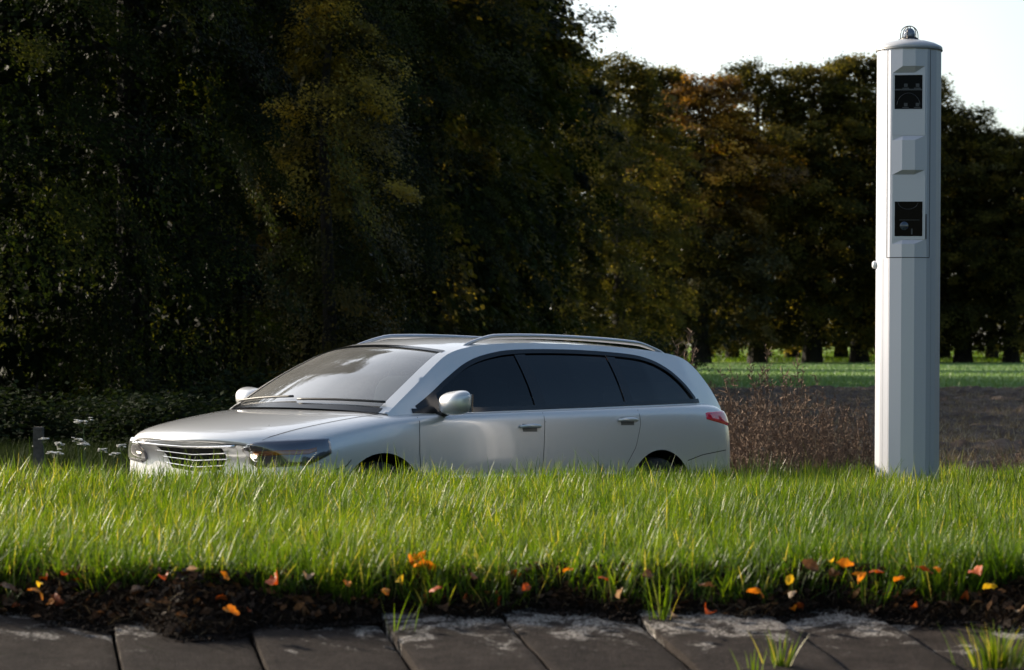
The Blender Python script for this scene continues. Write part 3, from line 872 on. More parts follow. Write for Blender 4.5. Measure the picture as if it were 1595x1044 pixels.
# door seams: fine dark lines in the shaft
M_gap = principled("door_gap", (.03, .03, .032), .8)
def theta_at(x, y):
    axis = 1412 + (755 - y) * .0058
    s = max(-1, min(1, (x - axis) / PPM / (TR * .99)))
    return math.asin(s) - math.pi / 2
def vline(x, y0, y1, w=.0022, name="door_seam"):
    th = theta_at(x, 400); m = MB()
    V = []
    for y in (y0, y1):
        for dw in (-w, w):
            t = th + dw / TR; r_ = rpoly(t) + .0012
            V.append((r_ * math.cos(t), r_ * math.sin(t), ZZ(y)))
    m.add(V, [(0, 1, 3, 2)]); return m
sm = MB()
def addm(m): sm.add(m.V, m.F)
tl, tr = theta_at(1376, 400), theta_at(1440.5, 400)
addm(vline(1376, 402.5, 82)); addm(vline(1440.5, 402.5, 82))
N = 40; V = []
for k in range(N + 1):
    t = tl + (tr - tl) * k / N; r_ = rpoly(t) + .0012
    V += [(r_ * math.cos(t), r_ * math.sin(t), ZZ(403.4)), (r_ * math.cos(t), r_ * math.sin(t), ZZ(402.2))]
sm.add(V, [(2 * k, 2 * k + 2, 2 * k + 3, 2 * k + 1) for k in range(N)])
sm.build("door_seam", M_gap, SH)
gm = MB()
for x in (1371.5, 1443.5, 1379): addm2 = vline(x, 760, 404 if x != 1379 else 404, .0009); gm.add(addm2.V, addm2.F)
gm.build("profile_groove", principled("groove_shadow", (.22, .22, .23), .6), SH)
# latch slit beside the lower window
m = MB(); obox(m, U(1434.2, 350), U(1435.6, 350), ZZ(374), ZZ(336), -.004, .0045); m.build("latch", M_gap, SH)
# cap and beacon
m = MB()
z = HT
m.lathe([(TR - .004, z - .012), (TR + .002, z - .006), (TR + .004, z + .006), (TR + .003, z + .012), (TR * .985, z + .020), (TR * .80, z + .040), (TR * .55, z + .055), (TR * .36, z + .062), (TR * .33, z + .066), (.001, z + .066)], 64)
CP = m.build("cap", M_capm, TW); smooth_by_angle(CP, 40)
m = MB(); m.lathe([(TR + .0045, z - .012), (TR + .0055, z - .010), (TR + .0055, z - .003), (TR + .004, z - .001)], 64); m.build("cap_rim", principled("rim_grey", (.2, .2, .2), .5, .5), CP, True)
zb = z + .066
m = MB(); m.lathe([(.058, zb - .002), (.058, zb + .006), (.05, zb + .016), (.042, zb + .02), (.001, zb + .02)], 32); BE = m.build("beacon_base", M_black, TW, True)
m = MB(); m.lathe([(.038, zb + .02), (.040, zb + .035), (.035, zb + .058), (.022, zb + .074), (.001, zb + .079)], 32); m.build("beacon_dome", principled("beacon_dome", (.14, .17, .22), .12, coat=1), TW, True)
m = MB()
for g0 in (R(8), R(68), R(128)):
    P = []
    for a in np.linspace(0, math.pi, 25):
        rr = .060 * math.cos(a); hh = zb + .006 + .086 * math.sin(a) ** .62
        P.append((rr * math.cos(g0), rr * math.sin(g0), hh))
    m.tube([(P[0][0] * 1.2, P[0][1] * 1.2, zb)] + P + [(P[-1][0] * 1.2, P[-1][1] * 1.2, zb)], .0032, 6)
m.build("wire_guard", principled("guard_wire", (.05, .045, .04), .4, .6), TW, True)
m = MB(); th = R(184)
m.tube([(-(TR - .01), 0, ZZ(413)), (-(TR + .012), 0, ZZ(413)), (-(TR + .022), 0, ZZ(413))], [.026, .026, .018], 16)
m.build("lock_knob", principled("white_knob", (.7, .7, .7), .35), TW, True)
SLAB_LABELS = [
    "concrete slab outside the left end of the view", "concrete slab with a broad pale lichen patch below the wooden post",
    "outermost left concrete slab right of the widest joint", "concrete slab below the curled orange leaf on the soil edge",
    "concrete slab below the car's headlamp and the rust orange leaf", "concrete slab crossed by the single long thin grass blades",
    "concrete slab below the bright orange leaf clump", "concrete slab below the middle of the car, dotted with dark spots",
    "concrete slab below the arching pale grass tuft", "concrete slab carrying the small tuft with the white bent blade",
    "plain brown grey concrete slab below the pillar", "concrete slab partly covered by the wide corner grass tuft"]
BUSH_LABELS = [
    "bramble bush at the wood's outer left edge", "bramble bush behind the wooden post", "bramble bush behind the highest white umbel flower",
    "grey green bramble bush just ahead of the car's bumper", "low bramble bush beside the car's bonnet", "bramble bush behind the far wing mirror",
    "bramble bush under the trees behind the windscreen", "bramble bush behind the car's roof front", "bramble bush behind the roof rail",
    "bramble bush behind the rear of the car's roof", "bramble bush at the corner where the wood meets the far row"]
# ------------------------------------------------------------------ grass of the verge (one uncountable mass)
def blades(X, Y, Z, L, W, lean, az, seg=4, curl=1.0):
    """each blade a tapering bent ribbon"""
    n = len(X); s = np.linspace(0, 1, seg + 1)
    dx, dy = np.cos(az), np.sin(az)
    face = az + math.pi / 2 + rng.normal(0, .5, n)
    wx, wy = np.cos(face), np.sin(face)
    V = np.zeros((n, seg + 1, 2, 3))
    for i, q in enumerate(s):
        ang = lean * (.55 + .5 * curl * q)                             # tilt from vertical grows along the blade
        ang_m = lean * (.55 + curl * q * .25)
        h = L * q
        cx_ = X + dx * np.sin(ang_m) * h; cy_ = Y + dy * np.sin(ang_m) * h
        cz_ = Z + np.cos(ang_m) * h
        w = W * (1 - q ** 1.6) * .5 + .0003
        V[:, i, 0] = np.stack([cx_ - wx * w, cy_ - wy * w, cz_], -1)
        V[:, i, 1] = np.stack([cx_ + wx * w, cy_ + wy * w, cz_ ], -1)
    idx = np.arange(n * (seg + 1) * 2).reshape(n, seg + 1, 2)
    F = np.stack([idx[:, :-1, 0], idx[:, :-1, 1], idx[:, 1:, 1], idx[:, 1:, 0]], -1).reshape(-1, 4)
    return V.reshape(-1, 3), F
def blade_object(name, X, Y, Z, L, W, lean, az, rnd, mat, seg=4, curl=1.0):
    V, F = blades(X, Y, Z, L, W, lean, az, seg, curl)
    me = quads_mesh(name, V, F, np.repeat(rnd, seg))
    me.polygons.foreach_set("use_smooth", np.ones(len(F), dtype=bool))
    return link(name, me, mat)
M_grass = leaf_mat("grass_blade", [(0, (.03, .07, .007)), (.45, (.075, .135, .010)), (.8, (.15, .205, .018)), (.93, (.30, .29, .07)), (1, (.42, .36, .18))], .42, .48, (1.6, 1.45, .34), .3)
M_dry = leaf_mat("dry_blade", [(0, (.12, .09, .05)), (.6, (.25, .19, .11)), (1, (.45, .38, .25))], .6, .3, (1.2, 1.1, .8), .3)

N = 470000
# sample by depth so that density on screen stays even
Y0 = 9.0 + 15 * rng.random(N) ** 1.35
hw = .205 * Y0 + .9
X0 = (rng.random(N) * 2 - 1) * hw
yc = crest_y(X0); ye = edge_y(X0)
patchy = vnoise(X0, Y0, 2.2, 21); fine = vnoise(X0, Y0, 9, 22); big = vnoise(X0, Y0, .8, 23)
front_fade = np.clip((Y0 - ye + .05) / .55, 0, 1)
ye2 = ye + .30 * (vnoise(X0, Y0 * 0, 3.3, 71) - .5) + .10 * (vnoise(X0, Y0 * 0, 9, 72) - .5)
ye2 = ye2 - .13; front_fade = np.clip((Y0 - ye2 + .17) / .42, 0, 1)
keep = (Y0 > np.maximum(ye2 - .05 + .12 * (fine - .5), ye - .85 * foot(X0))) & (Y0 < yc + .9) & (rng.random(N) < (.10 + .9 * front_fade ** 1.3) * (.25 + .8 * patchy + .55 * fine))
X0, Y0, patchy, fine, big, ff = (a[keep] for a in (X0, Y0, patchy, fine, big, front_fade))
n = len(X0); print("grass blades", n)
Z0 = bank_z(X0, Y0) - .01
L = (.055 + .11 * rng.random(n) ** 1.7) * (.65 + .5 * patchy + .35 * fine) * (.75 + .25 * ff)
tall = rng.random(n) < .025; L[tall] *= 1.6
W = .0036 + .0055 * rng.random(n) ** 1.3
lean = np.abs(rng.normal(.60, .40, n)); lean[rng.random(n) < .06] += .5
az = np.where(rng.random(n) < .3 + .4 * vnoise(X0, Y0, 1.6, 31), 0, math.pi) + rng.normal(0, .85, n)
rnd = np.clip(.36 + .35 * (big - .5) + .3 * (fine - .5) + rng.normal(0, .24, n), 0, .9)
dryb = rng.random(n) < (.025 + .06 * (1 - ff)); rnd[dryb] = .93 + .07 * rng.random(dryb.sum())
tag(blade_object("verge_grass", X0, Y0, Z0, L, W, lean, az, rnd, M_grass), "bright green grass covering the bank", "grass", kind="stuff")

# dead thatch and roots hanging from the cut soil edge
M_thatch = leaf_mat('thatch_blade', [(0, (.018, .011, .007)), (.5, (.05, .032, .018)), (1, (.32, .26, .17))], .8, .2, (1.1, 1.0, .8), .1)
n = 12000
X1 = (rng.random(n) * 2 - 1) * 2.7; ye = edge_y(X1); q = rng.random(n)
Y1 = ye + .06 - (foot(X1) + .05) * q; Z1 = bank_z(X1, Y1)
tag(blade_object("root_thatch", X1, Y1, Z1 - .004, .03 + .09 * rng.random(n), .0022 + .002 * rng.random(n), 1.2 + .8 * rng.random(n), rng.random(n) * 6.3, rng.random(n) ** 2.6 * .75, M_thatch, 3), "dead grass and roots on the soil edge", "thatch", kind="stuff")

# soil crumbs along the foot of the edge
def crumbs(name, n, fx, fy, fz, smin, smax, mat):
    base = np.array([(0, 0, 1), (.9, 0, .2), (-.3, .85, .1), (-.4, -.8, .15), (.2, .1, -.8)], float)
    tri = np.array([(0, 1, 2), (0, 2, 3), (0, 3, 1), (4, 2, 1), (4, 3, 2), (4, 1, 3)])
    s = smin + (smax - smin) * rng.random(n) ** 2.2
    P = base[None] * s[:, None, None] * (1 + .5 * rng.normal(0, .5, (n, 5, 3)))
    a = rng.random(n) * 6.3; ca, sa = np.cos(a), np.sin(a)
    P = np.stack([P[..., 0] * ca[:, None] - P[..., 1] * sa[:, None], P[..., 0] * sa[:, None] + P[..., 1] * ca[:, None], P[..., 2] * .8], -1)
    P += np.stack([fx, fy, fz], -1)[:, None]
    F = (tri[None] + (np.arange(n) * 5)[:, None, None]).reshape(-1, 3)
    return link(name, quads_mesh(name, P.reshape(-1, 3), F), mat)
n = 30000
X1 = (rng.random(n) * 2 - 1) * 2.8; ye = edge_y(X1); q = rng.random(n) ** 1.3
Y1 = ye + .05 - (foot(X1) + .10) * q
Zt = bank_z(X1, Y1)
tag(crumbs("soil_crumbs", n, X1, Y1, Zt - .004, .0012, .013, M_soil), "dark crumbly soil at the edge of the concrete", "soil", kind="stuff")

# ------------------------------------------------------------------ concrete slabs
M_conc, nt_, b_ = new_mat("weathered_concrete")
tc = nt_.nodes.new("ShaderNodeTexCoord")
n1 = noise(nt_, 1.7, 8, .7, vec=tc.outputs["Object"]); n2 = noise(nt_, 11, 6, .7, vec=tc.outputs["Object"]); n3 = noise(nt_, 60, 4, .7, vec=tc.outputs["Object"])
r1 = ramp(nt_, [(.3, (.016, .0125, .011)), (.6, (.034, .027, .024)), (.8, (.06, .048, .043))]); nt_.links.new(n2.outputs[0], r1.inputs[0])
# pale lichen crusts in irregular patches
sep = nt_.nodes.new("ShaderNodeSeparateXYZ"); nt_.links.new(tc.outputs["Object"], sep.inputs[0])
n4 = noise(nt_, 5.2, 10, .74, dist=.7, vec=tc.outputs["Object"])
mul = nt_.nodes.new("ShaderNodeMath"); mul.operation = 'MULTIPLY_ADD'; nt_.links.new(sep.outputs[1], mul.inputs[0]); mul.inputs[1].default_value = .30; mul.use_clamp = False; nt_.links.new(n4.outputs[0], mul.inputs[2])
sb_ = nt_.nodes.new('ShaderNodeMath'); sb_.operation = 'SUBTRACT'; nt_.links.new(mul.outputs[0], sb_.inputs[0]); sb_.inputs[1].default_value = 2.66
r2 = ramp(nt_, [(.462, (0, 0, 0)), (.53, (1, 1, 1))]); nt_.links.new(sb_.outputs[0], r2.inputs[0])
n5 = noise(nt_, 80, 6, .8, vec=tc.outputs["Object"]); r5 = ramp(nt_, [(.45, (.05, .05, .05)), (.57, (1, 1, 1))]); nt_.links.new(n5.outputs[0], r5.inputs[0])
mm_ = nt_.nodes.new("ShaderNodeMath"); mm_.operation = 'MULTIPLY'; nt_.links.new(r2.outputs[0], mm_.inputs[0]); nt_.links.new(r5.outputs[0], mm_.inputs[1])
mx = nt_.nodes.new("ShaderNodeMix"); mx.data_type = 'RGBA'; nt_.links.new(mm_.outputs[0], mx.inputs[0]); nt_.links.new(r1.outputs[0], mx.inputs[6]); mx.inputs[7].default_value = (.40, .37, .34, 1)
nt_.links.new(mx.outputs[2], b_.inputs["Base Color"]); b_.inputs["Roughness"].default_value = .9; b_.inputs["Specular IOR Level"].default_value = .08
n6 = noise(nt_, 150, 5, .85, vec=tc.outputs["Object"]); r6 = ramp(nt_, [(.36, (.35, .33, .32)), (.5, (1, 1, 1)), (.68, (2.6, 2.5, 2.4))])   # grit, pits and pale grains
nt_.links.new(n6.outputs[0], r6.inputs[0])
mg = nt_.nodes.new("ShaderNodeMix"); mg.data_type = 'RGBA'; mg.blend_type = 'MULTIPLY'; mg.inputs[0].default_value = 1
nt_.links.new(mx.outputs[2], mg.inputs[6]); nt_.links.new(r6.outputs[0], mg.inputs[7])
n7 = noise(nt_, 7, 9, .75, dist=1.2, vec=tc.outputs["Object"]); r7 = ramp(nt_, [(.60, (0, 0, 0)), (.68, (1, 1, 1))]); nt_.links.new(n7.outputs[0], r7.inputs[0])   # moss
mo = nt_.nodes.new("ShaderNodeMix"); mo.data_type = 'RGBA'; nt_.links.new(r7.outputs[0], mo.inputs[0]); nt_.links.new(mg.outputs[2], mo.inputs[6]); mo.inputs[7].default_value = (.012, .013, .006, 1)
nt_.links.new(mo.outputs[2], b_.inputs["Base Color"])
ah = nt_.nodes.new("ShaderNodeMath"); ah.operation = 'MULTIPLY_ADD'; nt_.links.new(n6.outputs[0], ah.inputs[0]); ah.inputs[1].default_value = .6; nt_.links.new(n3.outputs[0], ah.inputs[2])
bump(nt_, b_, ah.outputs[0], 1.0, .010)
tops = [-3.15, -2.70, -2.24, -1.78, -1.33, -.87, -.40, .02, .49, .955, 1.33, 1.80, 2.26]
def joint(x0, Y):                                                 # skewed joints
    return x0 + (8.69 - Y) * .2
slab_lab = {1: "concrete slab under the bright orange leaf clump's left, edge hidden by soil"}
for i in range(len(tops) - 1):
    ny, nx = 40, 20
    ys = np.linspace(7.2, 9.25, ny); G = np.zeros((nx, ny, 3))
    tilt = random.uniform(-.03, .03); sink = random.uniform(-.012, .008)
    for a in range(nx):
        for b in range(ny):
            l = joint(tops[i], ys[b]) + .007; r_ = joint(tops[i + 1], ys[b]) - .007
            x = l + (r_ - l) * a / (nx - 1); z = slab_z(ys[b]) + tilt * (a / (nx - 1) - .5) + sink + .007 * (vnoise(np.array([x]), np.array([ys[b]]), 6, 3)[0] - .5)
            if a in (0, nx - 1): z -= .004
            G[a, b] = (x, ys[b], z)
    low = G.copy(); low[..., 2] -= .10
    V = np.concatenate([G.reshape(-1, 3), low.reshape(-1, 3)]); m_ = nx * ny
    idx = np.arange(m_).reshape(nx, ny)
    F = [tuple(q) for q in np.stack([idx[:-1, :-1], idx[1:, :-1], idx[1:, 1:], idx[:-1, 1:]], -1).reshape(-1, 4)]
    for k in range(ny - 1):
        F += [(idx[0, k], idx[0, k + 1], idx[0, k + 1] + m_, idx[0, k] + m_), (idx[-1, k + 1], idx[-1, k], idx[-1, k] + m_, idx[-1, k + 1] + m_)]
    for k in range(nx - 1): F += [(idx[k + 1, 0], idx[k, 0], idx[k, 0] + m_, idx[k + 1, 0] + m_)]
    o = link("concrete_slab", py_mesh("concrete_slab", V, [tuple(int(v) for v in f_) for f_ in F]), M_conc); smooth_by_angle(o, 50)
    tag(o, SLAB_LABELS[i], "slab", "weathered concrete slabs below the soil edge")
bs = py_mesh("channel_bed", [(-9, 4, .0), (9, 4, .0), (9, 9.6, .33), (-9, 9.6, .33)], [(0, 1, 2, 3)])
tag(link("channel_bed", bs, M_soil), kind="structure")

# grass tufts rooted in the channel joints
def tuft(name, x, y, n, L, spread, lab, seed_mat=M_grass, grp=None):
    zz = slab_z(y)
    a = rng.random(n) * 6.3; rr = np.abs(rng.normal(0, spread, n))
    o = blade_object(name, rr * np.cos(a), rr * np.sin(a) * .6, np.zeros(n) - .005, L * (.5 + .6 * rng.random(n)), .004 + .003 * rng.random(n), .25 + .45 * rng.random(n), a, np.where(rng.random(n) < .2, .95, .3 + .4 * rng.random(n)), seed_mat, 6)
    o.location = (x, y, zz); return tag(o, lab, "grass tuft", grp)
tuft("grass_tuft", px(1215, 8.24), 8.22, 26, .125, .05, "small grass tuft with a white bent blade growing from the slabs below the pillar's left", grp="grass tufts on the concrete")
tuft("grass_tuft", px(1555, 8.25), 8.24, 150, .14, .06, "wide grass tuft growing over the slabs in the bottom right corner", grp="grass tufts on the concrete")
tuft("grass_tuft", px(1172, 8.2), 8.18, 9, .09, .03, "tiny grass tuft of few short blades on the slabs", grp="grass tufts on the concrete")
tuft("grass_tuft", px(615, 8.75), 8.72, 6, .16, .03, "single long thin grass blades hanging over the slab left of centre", grp="grass tufts on the concrete")
tuft("grass_tuft", px(1030, 8.9), 8.9, 16, .19, .04, "arching pale grass tuft leaning out over the soil edge", grp="grass tufts on the concrete")

# ------------------------------------------------------------------ fallen leaves
def leaf_mesh(name, seed, L=.07, W=.045):
    r_ = np.random.default_rng(seed); nx, ny = 9, 5
    G = np.zeros((nx, ny, 3))
    b1, b2 = r_.normal(0, .35), r_.normal(.3, .35)
    for i in range(nx):
        t = i / (nx - 1); w = W * math.sin(math.pi * min(1, t * .93 + .05)) ** .7 * (1 + .16 * math.cos(t * 19 + seed))
        for j in range(ny):
            s = (j / (ny - 1) - .5)
            G[i, j] = ((t - .5) * L, s * w, b1 * L * (t - .5) ** 2 * 2 + b2 * abs(s) * w * 1.3 + .004 * math.sin(t * 9 + s * 7 + seed))
    me = grid_mesh(name, G)
    a = me.attributes.new("rnd", 'FLOAT', 'FACE'); a.data.foreach_set("value", np.clip(.5 + r_.normal(0, .2, len(me.polygons)), 0, 1).astype(np.float32))
    me.polygons.foreach_set("use_smooth", np.ones(len(me.polygons), dtype=bool))
    return me
LM = [leaf_mesh("fallen_leaf", 3 + k) for k in range(6)]
M_lf = {
    "orange": leaf_mat("orange_leaf", [(0, (.45, .13, .012)), (1, (.72, .30, .02))], .5, .4, (1.3, 1.0, .5)),
    "yellow": leaf_mat("yellow_leaf", [(0, (.55, .32, .02)), (1, (.75, .50, .04))], .5, .4, (1.2, 1.1, .5)),
    "red": leaf_mat("rust_red_leaf", [(0, (.30, .05, .01)), (1, (.50, .12, .015))], .5, .35, (1.3, .9, .5)),
    "brown": leaf_mat("brown_leaf", [(0, (.07, .035, .018)), (1, (.16, .085, .04))], .6, .25, (1.2, 1.0, .8)),
    "pale": leaf_mat("pale_leaf", [(0, (.30, .20, .12)), (1, (.48, .34, .22))], .6, .3, (1.2, 1.0, .8))}
for me_ in LM: me_.materials.append(M_lf["brown"])
LEAFLAB = {
    "orange": "small orange autumn leaf lying along the ragged turf edge", "yellow": "small yellow autumn leaf lying along the ragged turf edge",
    "red": "small rust red autumn leaf lying along the ragged turf edge", "brown": "curled dark brown autumn leaf lying on the soil edge",
    "pale": "pale tan dried leaf lying on the soil edge"}
def put_leaf(k, x, y, z, kind, s=1.0, lab=None, up=.5):
    o = bpy.data.objects.new("fallen_leaf", LM[k % 6]); col.objects.link(o)
    o.material_slots[0].link = 'OBJECT'; o.material_slots[0].material = M_lf[kind]
    o.location = (x, y, z); o.scale = (s, s, s)
    o.rotation_euler = (random.gauss(.35, up), random.gauss(0, up * .8), random.uniform(0, 6.3))
    tag(o, lab or LEAFLAB[kind], "leaf", None if lab else kind + " fallen leaves along the turf edge")
    return o
def on_ray(x, y):                                                 # first point of bank or slab seen at a photo position
    for D in np.arange(8.1, 11.5, .01):
        X = px(x, D); z = pz(y, D); e = float(edge_y(np.array([X]))[0])
        if D >= e: s = float(verge_z(np.array([X]), np.array([D]))[0])
        else:
            a = max(0, min(1, 1 - (e - D) / .17)); s = slab_z(D) + (float(verge_z(np.array([X]), np.array([e]))[0]) - slab_z(D)) * a
        if z <= s + .02: return X, D, s + .03
    return px(x, 9.2), 9.2, .6
k = 0
for x, y, kind, s, lab in (
    (648, 878, "orange", 1.25, "big bright orange leaf standing in the grass, highest of its clump"), (662, 886, "orange", 1.15, "bright orange leaf at the front of the clump in the grass"), (676, 884, "yellow", .9, "golden leaf leaning at the clump's pillar side in the grass"), (640, 884, "orange", .9, "smaller orange leaf at the clump's outer car-front side"),
    (540, 914, "orange", .9, None), (600, 922, "orange", .9, None), (624, 911, "yellow", .8, None), (885, 893, "orange", .9, None), (678, 921, "red", 1.0, None),
    (432, 916, "red", 1.6, "large rust orange leaf half sunk in the soil edge below the car's headlamp"), (360, 958, "orange", 1.2, "curled orange brown leaf hanging over the slab edge"), (60, 925, "orange", 1.3, "folded yellow brown leaf hanging upright at the soil edge, first from the outer slab"),
    (62, 916, "yellow", .6, None), (10, 918, "brown", 1.3, None), (352, 900, "orange", .8, None), (1295, 882, "yellow", .8, None), (1230, 910, "yellow", .9, None), (1233, 927, "pale", .9, None), (1337, 902, "orange", 1.2, None),
    (1520, 893, "red", 1.6, "large glowing rust red leaf in the grass right of the pillar's foot"), (1542, 918, "yellow", 1.1, None), (1315, 888, "orange", 1.2, None), (1300, 900, "brown", 1.3, None), (1180, 924, "orange", 1.3, None), (1103, 956, "red", .9, None), (1050, 963, "pale", 1.0, None), (1228, 853, "red", .7, None), (1346, 850, "pale", .6, None), (1440, 893, "red", 1.2, None), (1460, 888, "orange", .7, None), (1580, 850, "brown", 1.4, None), (965, 930, "pale", 1.0, None), (940, 905, "red", .9, None), (300, 895, "pale", .8, None), (100, 900, "red", .8, None), (215, 920, "brown", 1.0, None), (480, 900, "pale", .8, None), (820, 922, "red", .9, None), (1400, 905, "orange", 1.0, None), (1260, 890, "brown", 1.3, None), (1100, 920, "brown", 1.2, None), (740, 900, "brown", 1.0, None), (255, 902, "red", .7, None), (1010, 900, "brown", 1.1, None), (1365, 893, "red", 1.0, None)):
    X, D, z = on_ray(x, y); s *= (1.0 if 630 < x < 680 and y < 890 else .62); q_ = 1 - (.42 if y < 897 else .16) / D; put_leaf(k, X * q_, D * q_, EYE + (z + .0 - EYE) * q_ + .0, kind, s * 1.15, lab); k += 1
for j in range(170):
    X = random.uniform(-2.1, 2.2); e = float(edge_y(np.array([X]))[0]); D = e + random.uniform(-.2, .2)
    a = max(0, min(1, 1 - (e - D) / .17)) if D < e else 1
    z = float(bank_z(np.array([X]), np.array([D]))[0])
    put_leaf(j, X, D, z + .012, random.choice(["brown"] * 9 + ["pale", "red", "red", "red", "orange"]), random.uniform(.35, .85))

# brown leaf litter caught along the turf edge: far too many bits to count
n = 6500
X1 = (rng.random(n) * 2 - 1) * 2.7; e1 = edge_y(X1)
dens = vnoise(X1, X1 * 0, 2.3, 81)
Y1 = e1 + rng.normal(.0, .11, n) + .03; kp = (rng.random(n) < .25 + dens) & (Y1 > e1 - foot(X1)); X1, Y1 = X1[kp], Y1[kp]; n = len(X1)
P = np.stack([X1, Y1, bank_z(X1, Y1) + .012 + .03 * rng.random(n) * (Y1 > edge_y(X1))], -1)
nn = np.array([0, -.35, 1]) + rng.normal(0, .5, (n, 3)); nn /= np.linalg.norm(nn, axis=1, keepdims=True)
ax = rng.normal(0, 1, (n, 3)); ax -= nn * (ax * nn).sum(1, keepdims=True); ax /= np.linalg.norm(ax, axis=1, keepdims=True)
S = .006 + .024 * rng.random(n) ** 1.5; B = np.cross(nn, ax)
V = np.stack([P - ax * S[:, None], P + B * S[:, None] * .55, P + ax * S[:, None], P - B * S[:, None] * .55 + nn * S[:, None] * .3], 1)
tag(link("leaf_litter", quads_mesh("leaf_litter", V.reshape(-1, 3), np.arange(n * 4).reshape(-1, 4), rng.random(n) ** 1.4),
    leaf_mat("litter", [(0, (.010, .006, .004)), (.5, (.030, .016, .009)), (.8, (.075, .034, .013)), (1, (.2, .09, .03))], .7, .25, (1.2, 1.0, .7), .15)), "brown leaf litter along the soil edge", "leaf litter", kind="stuff")

# ------------------------------------------------------------------ trees
def crown(seed, H, hb, Rmax, shape, n_spray, per, leaf, droop=.5, fill=6000, thick=.06, fl=2.6, fr=.72):
    """foliage as drooping sprays of leaf-sized faces spread through the crown's volume"""
    g = np.random.default_rng(seed)
    P, A, Nn, S, T = [], [], [], [], []
    for i in range(n_spray):
        h = g.random() ** .85
        phi = g.random() * 6.283
        prof = shape(h)
        lump = .66 + .66 * float(vnoise(np.array([math.cos(phi) * 3 + 9]), np.array([math.sin(phi) * 3 + h * H * .45]), 1.0, seed)[0])
        rad = Rmax * prof * lump * (.50 + .5 * g.random() ** .45)
        z = hb + (H - hb) * h
        d = np.array([math.cos(phi), math.sin(phi), 0]); side = np.array([-d[1], d[0], 0])
        dr = droop * (.5 + g.random()) * (1.25 - h * 1.2)
        out = d * math.cos(dr) - np.array([0, 0, 1]) * math.sin(dr)
        ln = (.6 + .9 * g.random()) * (.55 + .17 * Rmax); wd = ln * (.45 + .35 * g.random())
        m = int(per * (.6 + .8 * g.random()))
        u = g.random(m) * 1.0 - .7; v = g.normal(0, .33, m) * (1 - .55 * np.clip(u + .2, 0, 1))
        # leaves gather on a few twigs inside the spray
        tw = np.round(v * 5 + .35 * g.normal(0, 1, m)) / 5; v = .6 * tw + .4 * v
        th = g.normal(0, thick, m) * ln - .22 * ln * np.clip(u + .3, 0, 1) ** 2
        p = d * rad + np.array([0, 0, z]) + u[:, None] * ln * out + v[:, None] * wd * side * 1.3 + th[:, None] * np.array([0, 0, 1])
        nn = np.array([0, 0, 1]) * math.cos(dr) + d * (math.sin(dr) + .15) + side * g.normal(0, .25) + g.normal(0, .40, (m, 3)); nn /= np.linalg.norm(nn, axis=1, keepdims=True)
        ax = out + .8 * g.normal(0, 1, (m, 3)); ax -= nn * (ax * nn).sum(1, keepdims=True); ax /= np.linalg.norm(ax, axis=1, keepdims=True)
        P.append(p); A.append(ax); Nn.append(nn); S.append(leaf * (.6 + .8 * g.random(m)))
        T.append(np.clip(.40 + g.normal(0, .27) + g.normal(0, .12, m) + .15 * (u > .1), 0, 1))  # spray tips tinted lighter, painting a lit fringe
    # sparse inner leaves, tinted dark as painted shade, close the heart of the crown
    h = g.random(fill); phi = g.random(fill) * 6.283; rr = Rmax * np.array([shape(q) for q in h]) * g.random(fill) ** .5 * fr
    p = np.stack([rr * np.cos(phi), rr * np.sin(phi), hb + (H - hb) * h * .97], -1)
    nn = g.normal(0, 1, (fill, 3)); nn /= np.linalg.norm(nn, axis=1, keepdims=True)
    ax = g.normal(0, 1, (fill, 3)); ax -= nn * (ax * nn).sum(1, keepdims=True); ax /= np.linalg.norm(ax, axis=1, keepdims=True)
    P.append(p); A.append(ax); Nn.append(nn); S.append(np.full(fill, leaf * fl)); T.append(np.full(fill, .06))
    P, A, Nn, S, T = (np.concatenate(q) for q in (P, A, Nn, S, T))
    ok = P[:, 2] > .15
    P, A, Nn, S, T = P[ok], A[ok], Nn[ok], S[ok], T[ok]
    B = np.cross(Nn, A)
    l = S[:, None]; w = S[:, None] * .6
    V = np.stack([P - A * l * .5, P + B * w * .5 - A * l * .05, P + A * l * .5, P - B * w * .5 - A * l * .05], 1)
    F = np.arange(len(P) * 4).reshape(-1, 4)
    return quads_mesh("crown", V.reshape(-1, 3), F, T)
def trunk(seed, H, r0, hb, Rmax, limbs=14, lean=.02):
    g = random.Random(seed); mb = MB()
    ax = [(g.gauss(0, lean) * t * H * .3, g.gauss(0, lean) * t * H * .3, t * H * .93 - .2) for t in np.linspace(0, 1, 9)]
    ax[0] = (0, 0, -.2)
    rad = [r0 * (1.45 if i == 0 else 1) * (1 - .88 * i / 8) + .03 for i in range(9)]
    mb.tube(ax, rad, 12)
    for k in range(limbs):
        h = hb + (H * .9 - hb) * (k + g.random()) / limbs
        t = h / (H * .93); i = min(7, int(t * 8)); a = Vector(ax[i]).lerp(Vector(ax[i + 1]), t * 8 - i)
        ph = g.random() * 6.283; ln = Rmax * (.85 - .5 * (h / H)) * (.7 + .4 * g.random())
        d = Vector((math.cos(ph), math.sin(ph), 0))
        rr = r0 * .30 * (1 - .6 * h / H)
        pts = [a, a + d * ln * .35 + Vector((0, 0, ln * .16)), a + d * ln * .7 + Vector((0, 0, ln * .20)), a + d * ln + Vector((0, 0, ln * .08))]
        mb.tube(pts, [rr, rr * .7, rr * .45, rr * .15], 6)
        for j in range(3):
            b = pts[1].lerp(pts[3], .2 + .3 * j); e = Vector((math.cos(ph + g.choice((-1, 1)) * .8), math.sin(ph + g.choice((-1, 1)) * .8), .1)) * ln * .35
            mb.tube([b, b + e * .6, b + e + Vector((0, 0, -.1))], [rr * .4, rr * .25, rr * .08], 5)
    return py_mesh("trunk", mb.V, mb.F)
